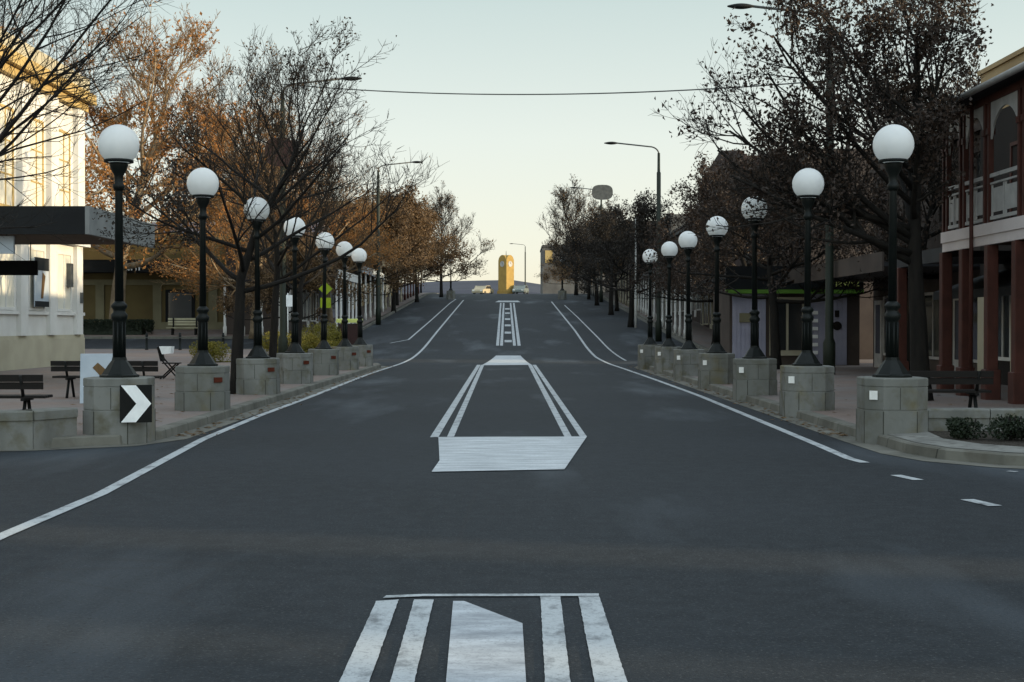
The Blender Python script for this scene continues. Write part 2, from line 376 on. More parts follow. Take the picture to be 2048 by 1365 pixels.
def kerb_sweep(name, pl, inward, w=0.22, z=0.14, gut=0.34):
    """kerb block behind the line plus a concrete gutter pan in front of it"""
    pl = densify(pl); b = MB(); g = MB(); nrm = []
    for i, p in enumerate(pl):
        a_, c_ = pl[max(i - 1, 0)], pl[min(i + 1, len(pl) - 1)]
        t = Vector((c_[0] - a_[0], c_[1] - a_[1])).normalized(); n = Vector((-t.y, t.x)) * inward; nrm.append(n)
    rows = []
    for p, n in zip(pl, nrm):
        P = Vector(p); q = P + n * w; hz = hh(p[1])
        rows.append([(P.x, P.y, hz - 0.05), (P.x + n.x * .02, P.y + n.y * .02, hz + z - .02), (P.x + n.x * .045, P.y + n.y * .045, hz + z), (q.x, q.y, hh(q.y) + z), (q.x, q.y, hh(q.y) - 0.05)])
    for i in range(len(rows) - 1):
        for j in range(4): b.poly([rows[i][j], rows[i][j + 1], rows[i + 1][j + 1], rows[i + 1][j]])
    struct(b.build(name, M['kerb']))
    for i in range(len(pl) - 1):
        A, B_ = Vector(pl[i]), Vector(pl[i + 1]); a2, b2 = A - nrm[i] * gut, B_ - nrm[i + 1] * gut
        g.poly([(a2.x, a2.y, hh(a2.y) + .006), (A.x, A.y, hh(A.y) + .006), (B_.x, B_.y, hh(B_.y) + .006), (b2.x, b2.y, hh(b2.y) + .006)])
    struct(g.build('gutter', M['kerb']))
kerb_sweep('kerb', KERB_R, -1)
kerb_sweep('kerb', KERB_L1, 1)
kerb_sweep('kerb', KERB_L2, -1)
def path_sheet(name, m, pl, side, y0, y1, dz=0.13, off=0.1, xout=62.0):
    """paving from the kerb line outwards: rows along the street"""
    pts = sorted(pl, key=lambda p: p[1])
    b = MB()
    def xin(y):
        for (xa, ya), (xb, yb) in zip(pts, pts[1:]):
            if ya <= y <= yb and yb > ya: return xa + (xb - xa) * (y - ya) / (yb - ya)
        return pts[-1][0]
    ys = ysteps(y0, y1, [p[1] for p in pts])
    for ya, yb in zip(ys, ys[1:]):
        xa, xb = xin(ya) + side * off, xin(yb) + side * off
        q = [(xa, ya, hh(ya) + dz), (side * xout, ya, hh(ya) + dz), (side * xout, yb, hh(yb) + dz), (xb, yb, hh(yb) + dz)]
        b.poly(q if side > 0 else q[::-1])
    return struct(b.build(name, m))
path_sheet('footpath', M['pavers'], KERB_R, 1, 15.1, 205)
path_sheet('footpath', M['pavers'], [p for p in KERB_L1 if p[1] < 73.3], -1, 18.0, 73.2)
path_sheet('footpath', M['pavers'], [p for p in KERB_L2 if p[1] > 84.5], -1, 84.6, 205)
# far hills behind the crest
b = MB(); rng = random.Random(5)
prev = None
for i in range(61):
    x = -1500 + i * 50
    z = 25 + 5 * math.sin(i * .7) + 4 * math.sin(i * 1.9 + 1) + (4 if abs(i - 27) < 3 else 0)
    cur = [(x, 820, 0), (x, 900, z * .72), (x, 1000, z), (x, 1300, 0)]
    if prev:
        for j in range(3): b.poly([prev[j], cur[j], cur[j + 1], prev[j + 1]])
    prev = cur
struct(b.build('hills', M['hill']))

rl = random.Random(8)
def fallen(m, name, n, seed):
    b = MB(); r_ = random.Random(seed)
    for _ in range(n):
        y = 21 + 36 * r_.random() ** 1.5; side = r_.choice((-1, 1)); x = side * (5.0 - abs(r_.gauss(0, .22))) if r_.random() < .6 else side * (5.4 + 4 * r_.random())
        z = hh(y) + (.013 if abs(x) < 5.0 else .152); s_ = r_.uniform(.035, .07); a_ = r_.random() * 6.28; c, d = math.cos(a_) * s_, math.sin(a_) * s_
        b.poly([(x - c, y - d, z), (x + d * .5, y - c * .5, z + r_.random() * .02), (x + c, y + d, z + .004), (x - d * .5, y + c * .5, z + r_.random() * .02)])
    return struct(b.build(name, m), 'stuff')
fallen(M['lf_rust'], 'fallen_leaves', 900, 3)
# ------------------------------------------------------------------ painted road markings (flat on the road, from ground points)
def strip(b, pts, w, dz=0.008):
    """band of width w along a polyline of ground points"""
    pl = densify(pts); L = []
    for i, p in enumerate(pl):
        a_, c_ = pl[max(i - 1, 0)], pl[min(i + 1, len(pl) - 1)]
        t = Vector((c_[0] - a_[0], c_[1] - a_[1])).normalized(); n = Vector((t.y, -t.x)) * (w / 2)
        L.append(((p[0] - n.x, p[1] - n.y), (p[0] + n.x, p[1] + n.y)))
    for (a0, a1), (b0, b1) in zip(L, L[1:]):
        b.poly([(q[0], q[1], hh(q[1]) + dz) for q in (a0, a1, b1, b0)])
RJ = random.Random(99)
def band(b, la, ra, lb, rb, dz=0.008):
    """quad between two near points (la, ra) and two far points (lb, rb), split along the street"""
    y0, y1 = (la[1] + ra[1]) / 2, (lb[1] + rb[1]) / 2
    n = max(1, int(abs(y1 - y0) / (.05 if max(y0, y1) < 12 else .25 if max(y0, y1) < 58 else 1.0))); prev = None; k = .0012 if max(y0, y1) < 12 else .003 if max(y0, y1) < 58 else 0
    for i in range(n + 1):
        t = i / n
        l = (la[0] + (lb[0] - la[0]) * t, la[1] + (lb[1] - la[1]) * t); r = (ra[0] + (rb[0] - ra[0]) * t, ra[1] + (rb[1] - ra[1]) * t)
        cur = [(l[0] + RJ.gauss(0, k), l[1], hh(l[1]) + dz), (r[0] + RJ.gauss(0, k), r[1], hh(r[1]) + dz)]
        if prev: b.poly([prev[0], prev[1], cur[1], cur[0]])
        prev = cur
def flat(b, pts, dz=0.008): b.poly([(p[0], p[1], hh(p[1]) + dz) for p in pts])
b = MB()
strip(b, [(-3.7, 4.0), G(0, 1075), G(200, 990), G(405, 880), G(520, 832), G(620, 795), G(740, 748), G(823, 718), G(875, 663), G(900, 633), G(927, 601)], 0.13)
strip(b, [G(780, 687), G(817, 680), G(860, 643), G(900, 607), G(912, 599)], 0.11)
strip(b, [G(1730, 927), G(1700, 919), G(1640, 893), G(1530, 847), G(1400, 793), G(1310, 760), G(1250, 739), G(1192, 715), G(1150, 662), G(1120, 625), G(1103, 604)], 0.13)
strip(b, [G(1252, 722), G(1195, 675), G(1155, 635), G(1129, 611)], 0.10)
strip(b, [G(1792, 952), G(1838, 962)], 0.13); strip(b, [G(1935, 1001), G(1992, 1014)], 0.14); strip(b, [G(2017, 944), G(2034, 945.5)], 0.10)
struct(b.build('lane_line', M['paint']))
b = MB()
# near island
flat(b, [G(765, 1200), G(845, 1196.5), G(1198, 1196), G(1198, 1191), G(845, 1192), G(772, 1195)], 0.0085)
def ext(p, q, k):  # carry an edge on past the frame
    return (p[0] + (q[0] - p[0]) * k, p[1] + (q[1] - p[1]) * k)
for tl, tr, bl, br in (((752, 1206), (797, 1203), (679, 1365), (739, 1365)), ((828, 1203), (867, 1203), (781, 1365), (829, 1365)),
                       ((1081, 1197), (1121, 1197), (1090, 1365), (1141, 1365)), ((1157, 1197), (1199, 1197), (1189, 1365), (1254, 1365))):
    TL, TR, BL, BR = G(*tl), G(*tr), G(*bl), G(*br)
    band(b, ext(TL, BL, 1.5), ext(TR, BR, 1.5), TL, TR)
# mid island outline
band(b, G(860, 876), G(876.6, 876), G(954, 730.5), G(961, 730.5)); band(b, G(894, 875), G(908, 875), G(961.8, 730.5), G(968.5, 730.5))
band(b, G(1129, 875), G(1143.6, 875), G(1056, 730.5), G(1063.8, 730.5)); band(b, G(1160, 875), G(1174, 875), G(1065, 730.5), G(1072, 730.5))
# ladder up the hill
for x0, x1, u0, u1 in ((992, 998, 1000.2, 1003), (1000, 1006, 1006, 1009), (1026, 1032, 1019.5, 1022.5), (1035, 1041.5, 1026, 1029)):
    band(b, G(x0, 692), G(x1, 692), G(u0, 606.5), G(u1, 606.5))
for py in (683, 666, 651.5, 639, 627, 618.5):
    t = (692 - py) / 86.0; x0 = 1009 + 1.0 * t; x1 = 1024 - 5.5 * t
    d = 2.4 - 1.2 * t
    band(b, G(x0, py + d), G(x1, py + d), G(x0, py - d), G(x1, py - d), 0.009)
band(b, G(990, 605), G(1041, 605), G(997, 602), G(1036, 602), 0.01)
struct(b.build('island_marking', M['paint']))
b = MB()
flat(b, [G(876.6, 876), G(1174, 875), G(1129, 941), G(863, 946), G(879, 923)], 0.011)
band(b, G(962.6, 731.5), G(1063.5, 730.8), G(992, 712), G(1041, 712), 0.011)
struct(b.build('island_end_marking', M['paint_brushed']))
b = MB()
PB, PC = G(1052, 1365), G(892, 1365)
P0, P1, P2 = G(906, 1206), G(928, 1206), G(1045, 1251)
flat(b, [ext(P0, PC, 1.5), ext(P2, PB, 1.6), P2, P1, P0], 0.008)
struct(b.build('faded_panel_marking', M['paint_grey']))

# ------------------------------------------------------------------ globe street lamps on stone pedestals
def octo(w, z, cx=0, cy=0, c=0.235):
    k = w / 2; d = w * c
    return [(cx - k + d, cy - k, z), (cx + k - d, cy - k, z), (cx + k, cy - k + d, z), (cx + k, cy + k - d, z), (cx + k - d, cy + k, z), (cx - k + d, cy + k, z), (cx - k, cy + k - d, z), (cx - k, cy - k + d, z)]
def make_lamp():
    r = thing('street_lamp', '', 'street lamp')
    p = MB(); w = 0.88
    p.loft([octo(w + .012, -.05), octo(w + .012, .462), octo(w - .014, .466), octo(w - .014, .478), octo(w, .482), octo(w, .79), octo(w - .012, .793), octo(w - .012, .803), octo(w + .006, .806), octo(w + .006, .905), octo(w - .02, .92)])
    ped = p.build('pedestal', M['stone'], r)
    for a_ in range(4):
        for sx in (-.234, .234):
            g = MB(); g.box(sx - .006, sx + .006, -.449, -.40, 0.0, .46); g.xf(Matrix.Rotation(R(90 * a_), 4, 'Z')); g.build('joint', M['stain'], ped)
    g = MB(); g.box(-.004, .004, -.443, -.40, .486, .786); g.build('joint', M['stain'], ped)
    q = MB()
    q.lathe([(.275, .92), (.275, .95), (.24, .965), (.225, .99), (.15, 1.10), (.105, 1.16), (.098, 1.20)], 8, smooth=False, rot=R(22.5))
    q.lathe([(.088, 1.19), (.084, 1.70), (.092, 1.72), (.112, 1.75), (.118, 1.80), (.086, 1.84), (.082, 1.87), (.112, 1.91), (.112, 1.94), (.066, 1.99)], 16)
    q.lathe([(.062, 1.98), (.053, 3.55), (.056, 3.58)], 16)
    for i in range(8):
        aa = 2 * math.pi * i / 8
        q.tube([(.082 * math.cos(aa), .082 * math.sin(aa), 1.2), (.08 * math.cos(aa), .08 * math.sin(aa), 1.7)], .013, 5)
    q.lathe([(.06, 3.55), (.082, 3.60), (.082, 3.63), (.06, 3.66), (.062, 3.76), (.105, 3.84), (.125, 3.90), (.125, 3.945), (.11, 3.955)], 20)
    q.build('post', M['iron'], r)
    gl = MB(); prof = []
    for i in range(17):
        t = -math.pi / 2 * .76 + (math.pi / 2 * .76 + math.pi / 2) * i / 16
        prof.append((max(.285 * math.cos(t), 0.001), 4.20 + .285 * math.sin(t)))
    gl.lathe(prof, 36)
    glo = gl.build('globe', M['globe'], r)
    co = MB(); co.lathe([(.185, 3.945), (.205, 3.95), (.205, 3.985), (.19, 3.99)], 24, cap=False); co.build('collar', M['iron'], glo)
    return r, ped
def reflector_mesh(side, kind):
    b = MB(); b.box(-.085 if kind == 'red' else -.06, .085 if kind == 'red' else .06, -.012, .004, -.045 if kind == 'red' else -.062, .045 if kind == 'red' else .062)
    b.xf(Matrix.Translation((side * .337, -.337, .68)) @ Matrix.Rotation(R(45 * side), 4, 'Z') @ Matrix.Translation((0, -.012, 0)))
    return b
lamp0, ped0 = make_lamp()
lampY = [20.1, 25.6, 31.5, 37.2, 43.4, 48.2, 52.4]
lampXL = [5.55, 5.57, 5.62, 5.68, 5.76, 5.66, 5.58]; lampYR = [20.1, 25.7, 31.2, 37.0, 42.9, 48.2, 53.1]; lampXR = [5.37, 5.33, 5.33, 5.32, 5.34, 5.30, 5.16]
ords = ['first', 'second', 'third', 'fourth', 'fifth', 'sixth', 'seventh']
proto_used = False
def place_lamp(x, y, label, side, refl):
    global proto_used
    if not proto_used:
        o = lamp0; o.location = (x, y, hh(y)); o['label'] = label; proto_used = True
        o['group'] = 'globe lamps lining the street'
    else:
        o = dup(lamp0, (x, y, hh(y)), 0, None, label, 'globe lamps lining the street')
    ped = [c for c in o.children if c.name.startswith('pedestal')][0]
    if refl is not None:
        rr = reflector_mesh(side, refl).build('reflector', M['refl_red' if refl == 'red' else 'refl_white'], ped, world=False)
    return o
def build_lamps():
    global proto_used
    plain = []
    proto_used = True
    for i, y in enumerate(lampY):
        if i > 0:
            lab = f'white globe lamp on stone pedestal, {ords[i]} along the plaza kerb, counting from the chevron board'
            plain.append((place_lamp(-lampXL[i], y, lab, 1, None), 1, 'red'))
        lab = f'white globe lamp with white reflector, {ords[i]} along the verandah kerb from the shrub bed'
        plain.append((place_lamp(lampXR[i], lampYR[i], lab, -1, None), -1, 'white'))
    lf = [(-6.45, 150.0, 'small globe lamp on the hill under the rust coloured trees near the crest'), (5.3, 150.0, 'small globe lamp on the hill before the dark bare trees near the crest')]
    for x, y, lab in lf: place_lamp(x, y, lab, 1, None)
    lamp0.location = (-5.55, lampY[0], 0); lamp0['label'] = 'globe lamp on the stone pedestal that carries the black chevron board'
    lamp0['group'] = 'globe lamps lining the street'
    rt = random.Random(4)
    for o, side, k in plain:
        o.rotation_euler = (R(rt.gauss(0, .35)), R(rt.gauss(0, .35)), 0)
        ped = [c for c in o.children if c.name.startswith('pedestal')][0]
        reflector_mesh(side, k).build('reflector', M['refl_red' if k == 'red' else 'refl_white'], ped, world=False)
build_lamps()
# chevron board fixed to the first pedestal
ch = thing('chevron_sign', 'black board with white arrow chevron fixed to a lamp pedestal', 'road sign', (-5.55 + .338, lampY[0] - .338, .0))
T = Matrix.Translation((-5.55 + .335, lampY[0] - .385, .57)) @ Matrix.Rotation(R(14), 4, 'Z')
b = MB(); b.bbox(-.215, .215, -.10, -.075, -.26, .26, .006); b.xf(T); b.build('board', M['black'], ch)
b = MB(); cw = [(-.20, .255), (.0, .255), (.205, 0), (.0, -.255), (-.20, -.255), (.005, 0)]
b.poly([(x, -.104, z) for x, z in reversed(cw[:3] + [cw[5]])]); b.poly([(x, -.104, z) for x, z in reversed([cw[5]] + cw[2:5])]); b.xf(T)
b.build('chevron', M['sign_white'], ch)
b = MB(); b.box(-.15, .15, -.075, .05, -.03, .03); b.xf(T); b.build('bracket', M['black'], ch)

# ------------------------------------------------------------------ low walls at the corner beds
def low_wall(name, label, pts, h, th, m):
    w = thing(name, label, 'wall', (pts[0][0], pts[0][1], 0))
    L = [Vector(p) for p in pts]; blocks = MB(); cap = MB()
    for A, B_ in zip(L, L[1:]):
        t = (B_ - A).normalized(); n = Vector((-t.y, t.x)); D = (B_ - A).length; k = max(1, round(D / .95))
        for i in range(k):
            a0, a1 = A + t * (D * i / k + .006), A + t * (D * (i + 1) / k - .006)
            ring = lambda z, e: [(a0.x - n.x * e, a0.y - n.y * e, z), (a1.x - n.x * e, a1.y - n.y * e, z), (a1.x + n.x * (th + e), a1.y + n.y * (th + e), z), (a0.x + n.x * (th + e), a0.y + n.y * (th + e), z)]
            blocks.loft([ring(-.03, 0), ring(h - .13, 0)])
            cap.loft([ring(h - .128, .02), ring(h - .02, .02), ring(h, .0)])
    blocks.build('block_course', m, w); cap.build('coping', m, w)
    return w
low_wall('stone_wall', 'low grey stone wall joined to the chevron lamp pedestal', [(-5.98, 19.55), (-6.35, 18.85), (-8.0, 18.22), (-12.6, 17.62)][::-1], .52, .32, M['stone'])
low_wall('garden_wall', 'low grey block wall behind the corner shrub bed', [(5.84, 20.1), (9.5, 20.05), (20, 19.6)], .47, .28, M['stone'])
# mulch bed in front of the garden wall
bp = [(5.80, 20.0), (5.62, 18.6), (5.85, 17.75), (6.3, 17.2), (7.0, 16.8), (8.2, 16.3), (14, 15.65), (20, 15.4)]
b = MB(); b.poly([(x, y, .165) for x, y in bp + [(20, 19.5), (9.5, 19.95)]]); struct(b.build('garden_bed', M['soil']))
ke = [(5.2, 20.0), (5.2, 18.35), (5.41, 17.5), (5.9, 16.87), (6.66, 16.38), (8.04, 15.84), (14, 15.24), (20, 14.9)]
b = MB()
for k in range(7): b.poly([(ke[k][0], ke[k][1], .146), (ke[k + 1][0], ke[k + 1][1], .146), (bp[k + 1][0] + .03, bp[k + 1][1] + .03, .17), (bp[k][0] + .03, bp[k][1] + .03, .17)])
struct(b.build('kerb_edging', M['concrete']))

# ------------------------------------------------------------------ leaf clumps (shrubs, hedges)
def leaf_quads(b, rnd, c, s, up=0.0):
    n = Vector((rnd.gauss(0, 1), rnd.gauss(0, 1), rnd.gauss(0, 1) + up)).normalized(); u = n.orthogonal().normalized()
    u.rotate(Quaternion(n, rnd.random() * 6.283)); w = n.cross(u); c = Vector(c)
    l = s * rnd.uniform(.7, 1.3); k = l * rnd.uniform(.45, .7); f = n * (l * .18)
    b.poly([c - u * l * .5, c + w * k * .5 + f, c + u * l * .5, c - w * k * .5 + f])
def shrub(name, label, cat, x, y, rx, ry, rz, n, s, m, seed, group=None, zbase=0.13, blocky=False):
    rnd = random.Random(seed); z0 = hh(y) + zbase
    t = thing(name, label, cat, (x, y, z0), group); b = MB(); st = MB()
    lumps = [(rnd.uniform(-.5, .5), rnd.uniform(-.5, .5), rnd.uniform(.2, .6), rnd.uniform(.4, .62)) for _ in range(7)]
    for _ in range(n):
        if blocky:
            c = [x + rx * rnd.uniform(-1, 1), y + ry * rnd.uniform(-1, 1), z0 + rz * (rnd.random() ** .5) * (1 + .06 * math.sin(rnd.random() * 9))]
            ax = rnd.randrange(3)
            if ax == 0: c[2] = z0 + rz * rnd.uniform(.92, 1.08)
            elif ax == 1: c[1] = y - ry * rnd.uniform(.9, 1.08)
            else: c[0] = x + rx * rnd.choice((-1, 1)) * rnd.uniform(.95, 1.03)
        else:
            lx, ly, lz, lr = rnd.choice(lumps)
            d = Vector((rnd.gauss(0, 1), rnd.gauss(0, 1), rnd.gauss(0, 1))).normalized() * (lr * rnd.uniform(.7, 1.08))
            c = [x + rx * (lx + d.x), y + ry * (ly + d.y), z0 + max(.02, rz * (lz + d.z * .7) * .85)]
        leaf_quads(b, rnd, c, s, .4)
    for _ in range(6):
        st.tube([(x + rx * rnd.uniform(-.15, .15), y + ry * rnd.uniform(-.15, .15), z0 - .02), (x + rx * rnd.uniform(-.5, .5), y + ry * rnd.uniform(-.5, .5), z0 + rz * .7)], .012, 4)
    b.build('foliage', m, t); st.build('stem', M['bark'], t)
    if blocky:
        k = MB(); k.box(x - rx * .9, x + rx * .9, y - ry * .85, y + ry * .9, z0 - .02, z0 + rz * .9); k.build('branch_mass', m, t)
    return t
shrub('shrub', 'dark green clump beside the low wall, next to the lamp pedestal', 'shrub', 5.95, 18.6, .28, .26, .36, 900, .05, M['lf_green'], 1, 'shrubs in the corner bed', .17)
shrub('shrub', 'broader dark green clump in the middle of the corner bed', 'shrub', 6.42, 18.35, .34, .3, .44, 1100, .05, M['lf_green'], 2, 'shrubs in the corner bed', .17)
shrub('shrub', 'dark green clump cut by the edge of the view in the corner bed', 'shrub', 6.85, 18.1, .34, .3, .40, 900, .05, M['lf_green'], 3, 'shrubs in the corner bed', .17)
for i, (x, y, rx, rz, lab) in enumerate([(-10.0, 62, 1.15, 1.55, 'wide yellow green shrub behind the third plaza lamp'), (-8.95, 63.5, .85, 1.45, 'round yellow green shrub between the fourth and fifth plaza lamps'),
        (-9.4, 68, 1.0, 1.9, 'taller olive shrub rising behind the rounded yellow ones'), (-7.6, 62, .6, 1.2, 'small yellow green shrub between the fifth and sixth plaza lamps'),
        (-8.6, 69, .55, 1.9, 'upright olive brown shrub beside the maroon litter bin'), (-12.3, 58, 1.0, 1.2, 'dull olive shrub beside the dark tree trunk behind the second plaza lamp')]):
    shrub('shrub', lab, 'shrub', x, y, rx, .8, rz, 2600, .085, M['lf_olive'], 20 + i, 'yellow green shrubs on the plaza')
shrub('hedge', 'long dark clipped hedge in front of the tan building', 'hedge', -26.0, 86.5, 4.0, .6, .85, 5000, .12, M['lf_green'], 31, None, .13, True)

# ------------------------------------------------------------------ trees
def tree_parts(seed, H, th, r0, spread, nlimb=7, n2=7, n3=6, n4=5, leaf_n=0, leaf_s=.1, tw=.006, up=(.10, .10, .13, .10), el=(20, 55), lens=(.52, .5, .5), low_leaf=None, lean=None, whip=1.0, limbs=None, jit=.085, zmin=0.0, bare_r=None, leafcut=None, floor=2.3):
    rnd = random.Random(seed); trunk = MB(); crown = MB(); leaf = MB(); tips = []
    def path(p, d, L, n, jit, u):
        pts = [p.copy()]; st = L / n
        for _ in range(n):
            d = (d + Vector((rnd.gauss(0, jit), rnd.gauss(0, jit), rnd.gauss(0, jit) + u))).normalized(); p = p + d * st; pts.append(p.copy())
        return pts
    def at(pts, t):
        f = t * (len(pts) - 1); i = min(int(f), len(pts) - 2); return pts[i].lerp(pts[i + 1], f - i), (pts[i + 1] - pts[i]).normalized()
    def child_dir(d, ang):
        o = d.orthogonal().normalized(); o.rotate(Quaternion(d, rnd.random() * 6.283)); return (d * math.cos(ang) + o * math.sin(ang)).normalized()
    ld = Vector(lean or (0, 0, 0))
    tp = path(Vector((0, 0, -.1)), (Vector((0, 0, 1)) + ld).normalized(), th + .1, 5, .035, .02)
    lead = path(tp[-1], (tp[-1] - tp[-2]).normalized(), (H - th) * .62, 6, .10, .06)
    full = tp + lead[1:]
    rad = [r0 * (1.25 if i == 0 else 1 - .80 * (i / (len(full) - 1)) ** 1.1) for i in range(len(full))]
    trunk.tube(full, rad, 10)
    def twigs(pts, r, lev, L):
        cnt = (n3, n4)[lev - 2] if lev < 4 else 0
        if lev >= 4: return
        for k in range(cnt):
            t = rnd.uniform(.22, 1.0); p, d = at(pts, t); rr = max(r * (1 - .75 * t) * .62, tw)
            l = L * lens[lev - 1] * rnd.uniform(.6, 1.25) * (1.15 - .45 * t) * (whip if lev == 3 else 1)
            c = path(p, child_dir(d, R(rnd.uniform(24, 55))), l, 4 if lev < 3 else 3, .11, up[lev])
            if min(q_.z for q_ in c) < floor: continue
            crown.tube(c, [rr, rr * .8, rr * .65, rr * .5, rr * .35][:len(c)], 4 if lev < 3 else 3, cap=False)
            tips.append(c); twigs(c, rr, lev + 1, l)
    specs = []
    if limbs:
        for z, az, e_, l in limbs: specs.append((z, R(az), R(e_), l))
    else:
        for k in range(nlimb):
            f = k / max(1, nlimb - 1)
            specs.append((th * .88 + (H * .70 - th * .88) * f, k * 2.4 + rnd.uniform(-.4, .4), R(el[0] + (el[1] - el[0]) * f + rnd.uniform(-8, 8)), spread * (1.12 - .5 * f) * rnd.uniform(.85, 1.12)))
    for z, az, e_, l in specs:
        i = 0
        while i < len(full) - 2 and full[i + 1].z < z: i += 1
        tt = min(1, max(0, (z - full[i].z) / max(1e-6, full[i + 1].z - full[i].z))); p = full[i].lerp(full[i + 1], tt)
        rr = max(.02, (rad[i] + (rad[i + 1] - rad[i]) * tt) * .58)
        c = path(p, Vector((math.cos(az) * math.cos(e_), math.sin(az) * math.cos(e_), math.sin(e_))), l, 7, jit, up[0])
        trunk.tube(c, [rr * (1 - .72 * j / 7) for j in range(8)], 7)
        tips.append(c)
        for k in range(n2):
            t = rnd.uniform(.2, 1.0); q, d = at(c, t); r2 = max(rr * (1 - .72 * t) * .6, tw * 1.6); l2 = l * lens[0] * rnd.uniform(.6, 1.2) * (1.15 - .5 * t)
            c2 = path(q, child_dir(d, R(rnd.uniform(28, 58))), l2, 5, .10, up[1])
            if min(q_.z for q_ in c2) < floor: continue
            crown.tube(c2, [r2 * (1 - .13 * j) for j in range(6)], 5, cap=False); tips.append(c2)
            twigs(c2, r2, 2, l2)
    # leader's own branches
    for k in range(n2):
        t = rnd.uniform(.3, 1.0); q, d = at(lead, t); l2 = spread * .55 * rnd.uniform(.6, 1.2); r2 = max(r0 * .2 * (1.1 - t), tw * 1.6)
        c2 = path(q, child_dir(d, R(rnd.uniform(25, 50))), l2, 5, .10, up[1])
        crown.tube(c2, [r2 * (1 - .13 * j) for j in range(6)], 5, cap=False); tips.append(c2); twigs(c2, r2, 2, l2)
    # leaves in clusters on the twigs
    fine = [c for c in tips if len(c) <= 6]
    n = 0; guard = 0
    while n < leaf_n and guard < leaf_n * 4:
        guard += 1
        c = rnd.choice(fine); p, d = at(c, rnd.uniform(.3, 1.0))
        if low_leaf is not None and p.z > low_leaf and rnd.random() < .88: continue
        if p.z < zmin or (leafcut is not None and p.x > leafcut and p.z < 7.0): continue
        if bare_r is not None and (p.x * p.x + p.y * p.y) ** .5 > bare_r and rnd.random() < .75: continue
        for _ in range(rnd.randint(2, 5)):
            leaf_quads(leaf, rnd, p + Vector((rnd.gauss(0, 1), rnd.gauss(0, 1), rnd.gauss(0, 1) - .3)) * (leaf_s * 1.1), leaf_s); n += 1
    return trunk, crown, leaf
def make_tree(name, label, x, y, bark, twig, leafm, group, rz=0.0, zo=0.0, **kw):
    t = thing(name, label, 'tree', (0, 0, 0), group)
    tr, cr, lf = tree_parts(**kw)
    tr.build('trunk', bark, t); cr.build('crown', twig, t)
    if lf.f: lf.build('foliage', leafm, t)
    t.location = (x, y, hh(y) + zo); t.rotation_euler = (0, 0, rz)
    return t
GT = 'street trees along both sides'
# bare tree reaching in from beyond the frame
make_tree('bare_tree', 'bare dark tree leaning in over the plaza wall, trunk out of view', -9.6, 21.0, M['bark'], M['twig'], M['lf_dark'], GT, zo=.1,
          seed=11, H=10.5, th=2.2, r0=.105, spread=4.0, n2=10, n3=7, n4=4, tw=.004, lens=(.42, .5, .55), jit=.045, up=(.03, .07, .10, .08),
          limbs=[(1.9, -6, 44, 6.6), (2.1, 8, 48, 6.8), (2.2, 24, 42, 5.6), (2.3, -24, 46, 5.4), (2.5, 2, 56, 6.6), (2.6, 40, 50, 5.0), (2.9, 14, 62, 6.2), (3.1, -14, 60, 6.0), (2.8, -50, 45, 4.4), (3.8, 170, 45, 4), (4.2, 100, 50, 4), (2.6, 4, 34, 4.2)])
t_bare = make_tree('bare_tree', 'bare dark kerbside tree standing between the second and third plaza lamps', -6.1, 31.5, M['bark'], M['twig'], M['lf_dark'], GT, zo=.1,
          seed=4, H=8.4, th=2.6, r0=.15, spread=3.3, leafcut=-.2, nlimb=17, n2=8, n3=6, n4=4, leaf_n=2600, leaf_s=.075, tw=.006, el=(14, 64), low_leaf=5.2, up=(.06, .07, .10, .07), floor=3.0)
t_bare2 = make_tree('bare_tree', 'bare upright tree with long whips behind the fourth plaza lamp', -7.7, 45.5, M['bark'], M['twig'], M['lf_rust'], GT, zo=.1,
          seed=23, zmin=4.6, H=9.6, th=3.3, r0=.14, spread=4.3, leafcut=1.0, nlimb=15, n2=8, n3=6, n4=4, leaf_n=1500, leaf_s=.085, tw=.007, el=(30, 70), low_leaf=5.6, whip=1.5, up=(.09, .12, .16, .13))
dup(t_bare2, (-8.6, 57.0, .1), 2.1, (1.1, 1.1, .9), 'bare tree with dry leaves low down behind the sixth plaza lamp', GT)
# trees holding brown and orange leaves
t_or = make_tree('plane_tree', 'tall sunlit plane tree with orange leaves behind the hedge', -24.6, 88.5, M['barkpale'], M['twigpale'], M['lf_orange'], 'tall sunlit trees behind the plaza', zo=.13,
          seed=31, H=21, th=4.6, r0=.52, spread=8.2, nlimb=20, n2=10, n3=7, n4=5, leaf_n=9000, leaf_s=.24, tw=.017, el=(8, 68), low_leaf=14.0, up=(.09, .11, .14, .12))
dup(t_or, (-18.4, 101.0, hh(101) + .1), 1.9, (.9, .9, .82), 'sunlit orange tree behind the tan building, nearer the street', 'tall sunlit trees behind the plaza')
dup(t_or, (-31.5, 82.0, hh(82) + .1), 3.6, (.95, .95, 1.05), 'sunlit plane tree rising behind the white corner building', 'tall sunlit trees behind the plaza')
dup(t_or, (-15.2, 84.2, hh(84) + .1), 5.0, (.62, .62, .58), 'smaller orange tree at the side street corner behind the bollards', 'tall sunlit trees behind the plaza')
dup(t_or, (-13.0, 101.0, hh(101) + .1), 2.9, (.6, .6, .58), 'smaller orange tree rising over the white posted shop', 'tall sunlit trees behind the plaza')
t_rust = make_tree('oak_tree', 'rust leaved tree on the hill next to the dark green pole', -9.9, 119.0, M['bark'], M['twig'], M['lf_rust'], GT, zo=0,
          seed=41, H=10.2, th=2.4, r0=.2, spread=4.9, nlimb=17, n2=9, n3=6, n4=4, leaf_n=19000, leaf_s=.2, tw=.011, el=(4, 64))
dup(t_rust, (-10.6, 131.0, hh(131)), 2.0, (.98, .98, .93), 'rust leaved tree in the middle of the hill row', GT)
dup(t_rust, (-9.5, 142.0, hh(142)), 4.1, (1.0, 1.0, .92), 'rust leaved tree next to the small globe lamp near the crest', GT)
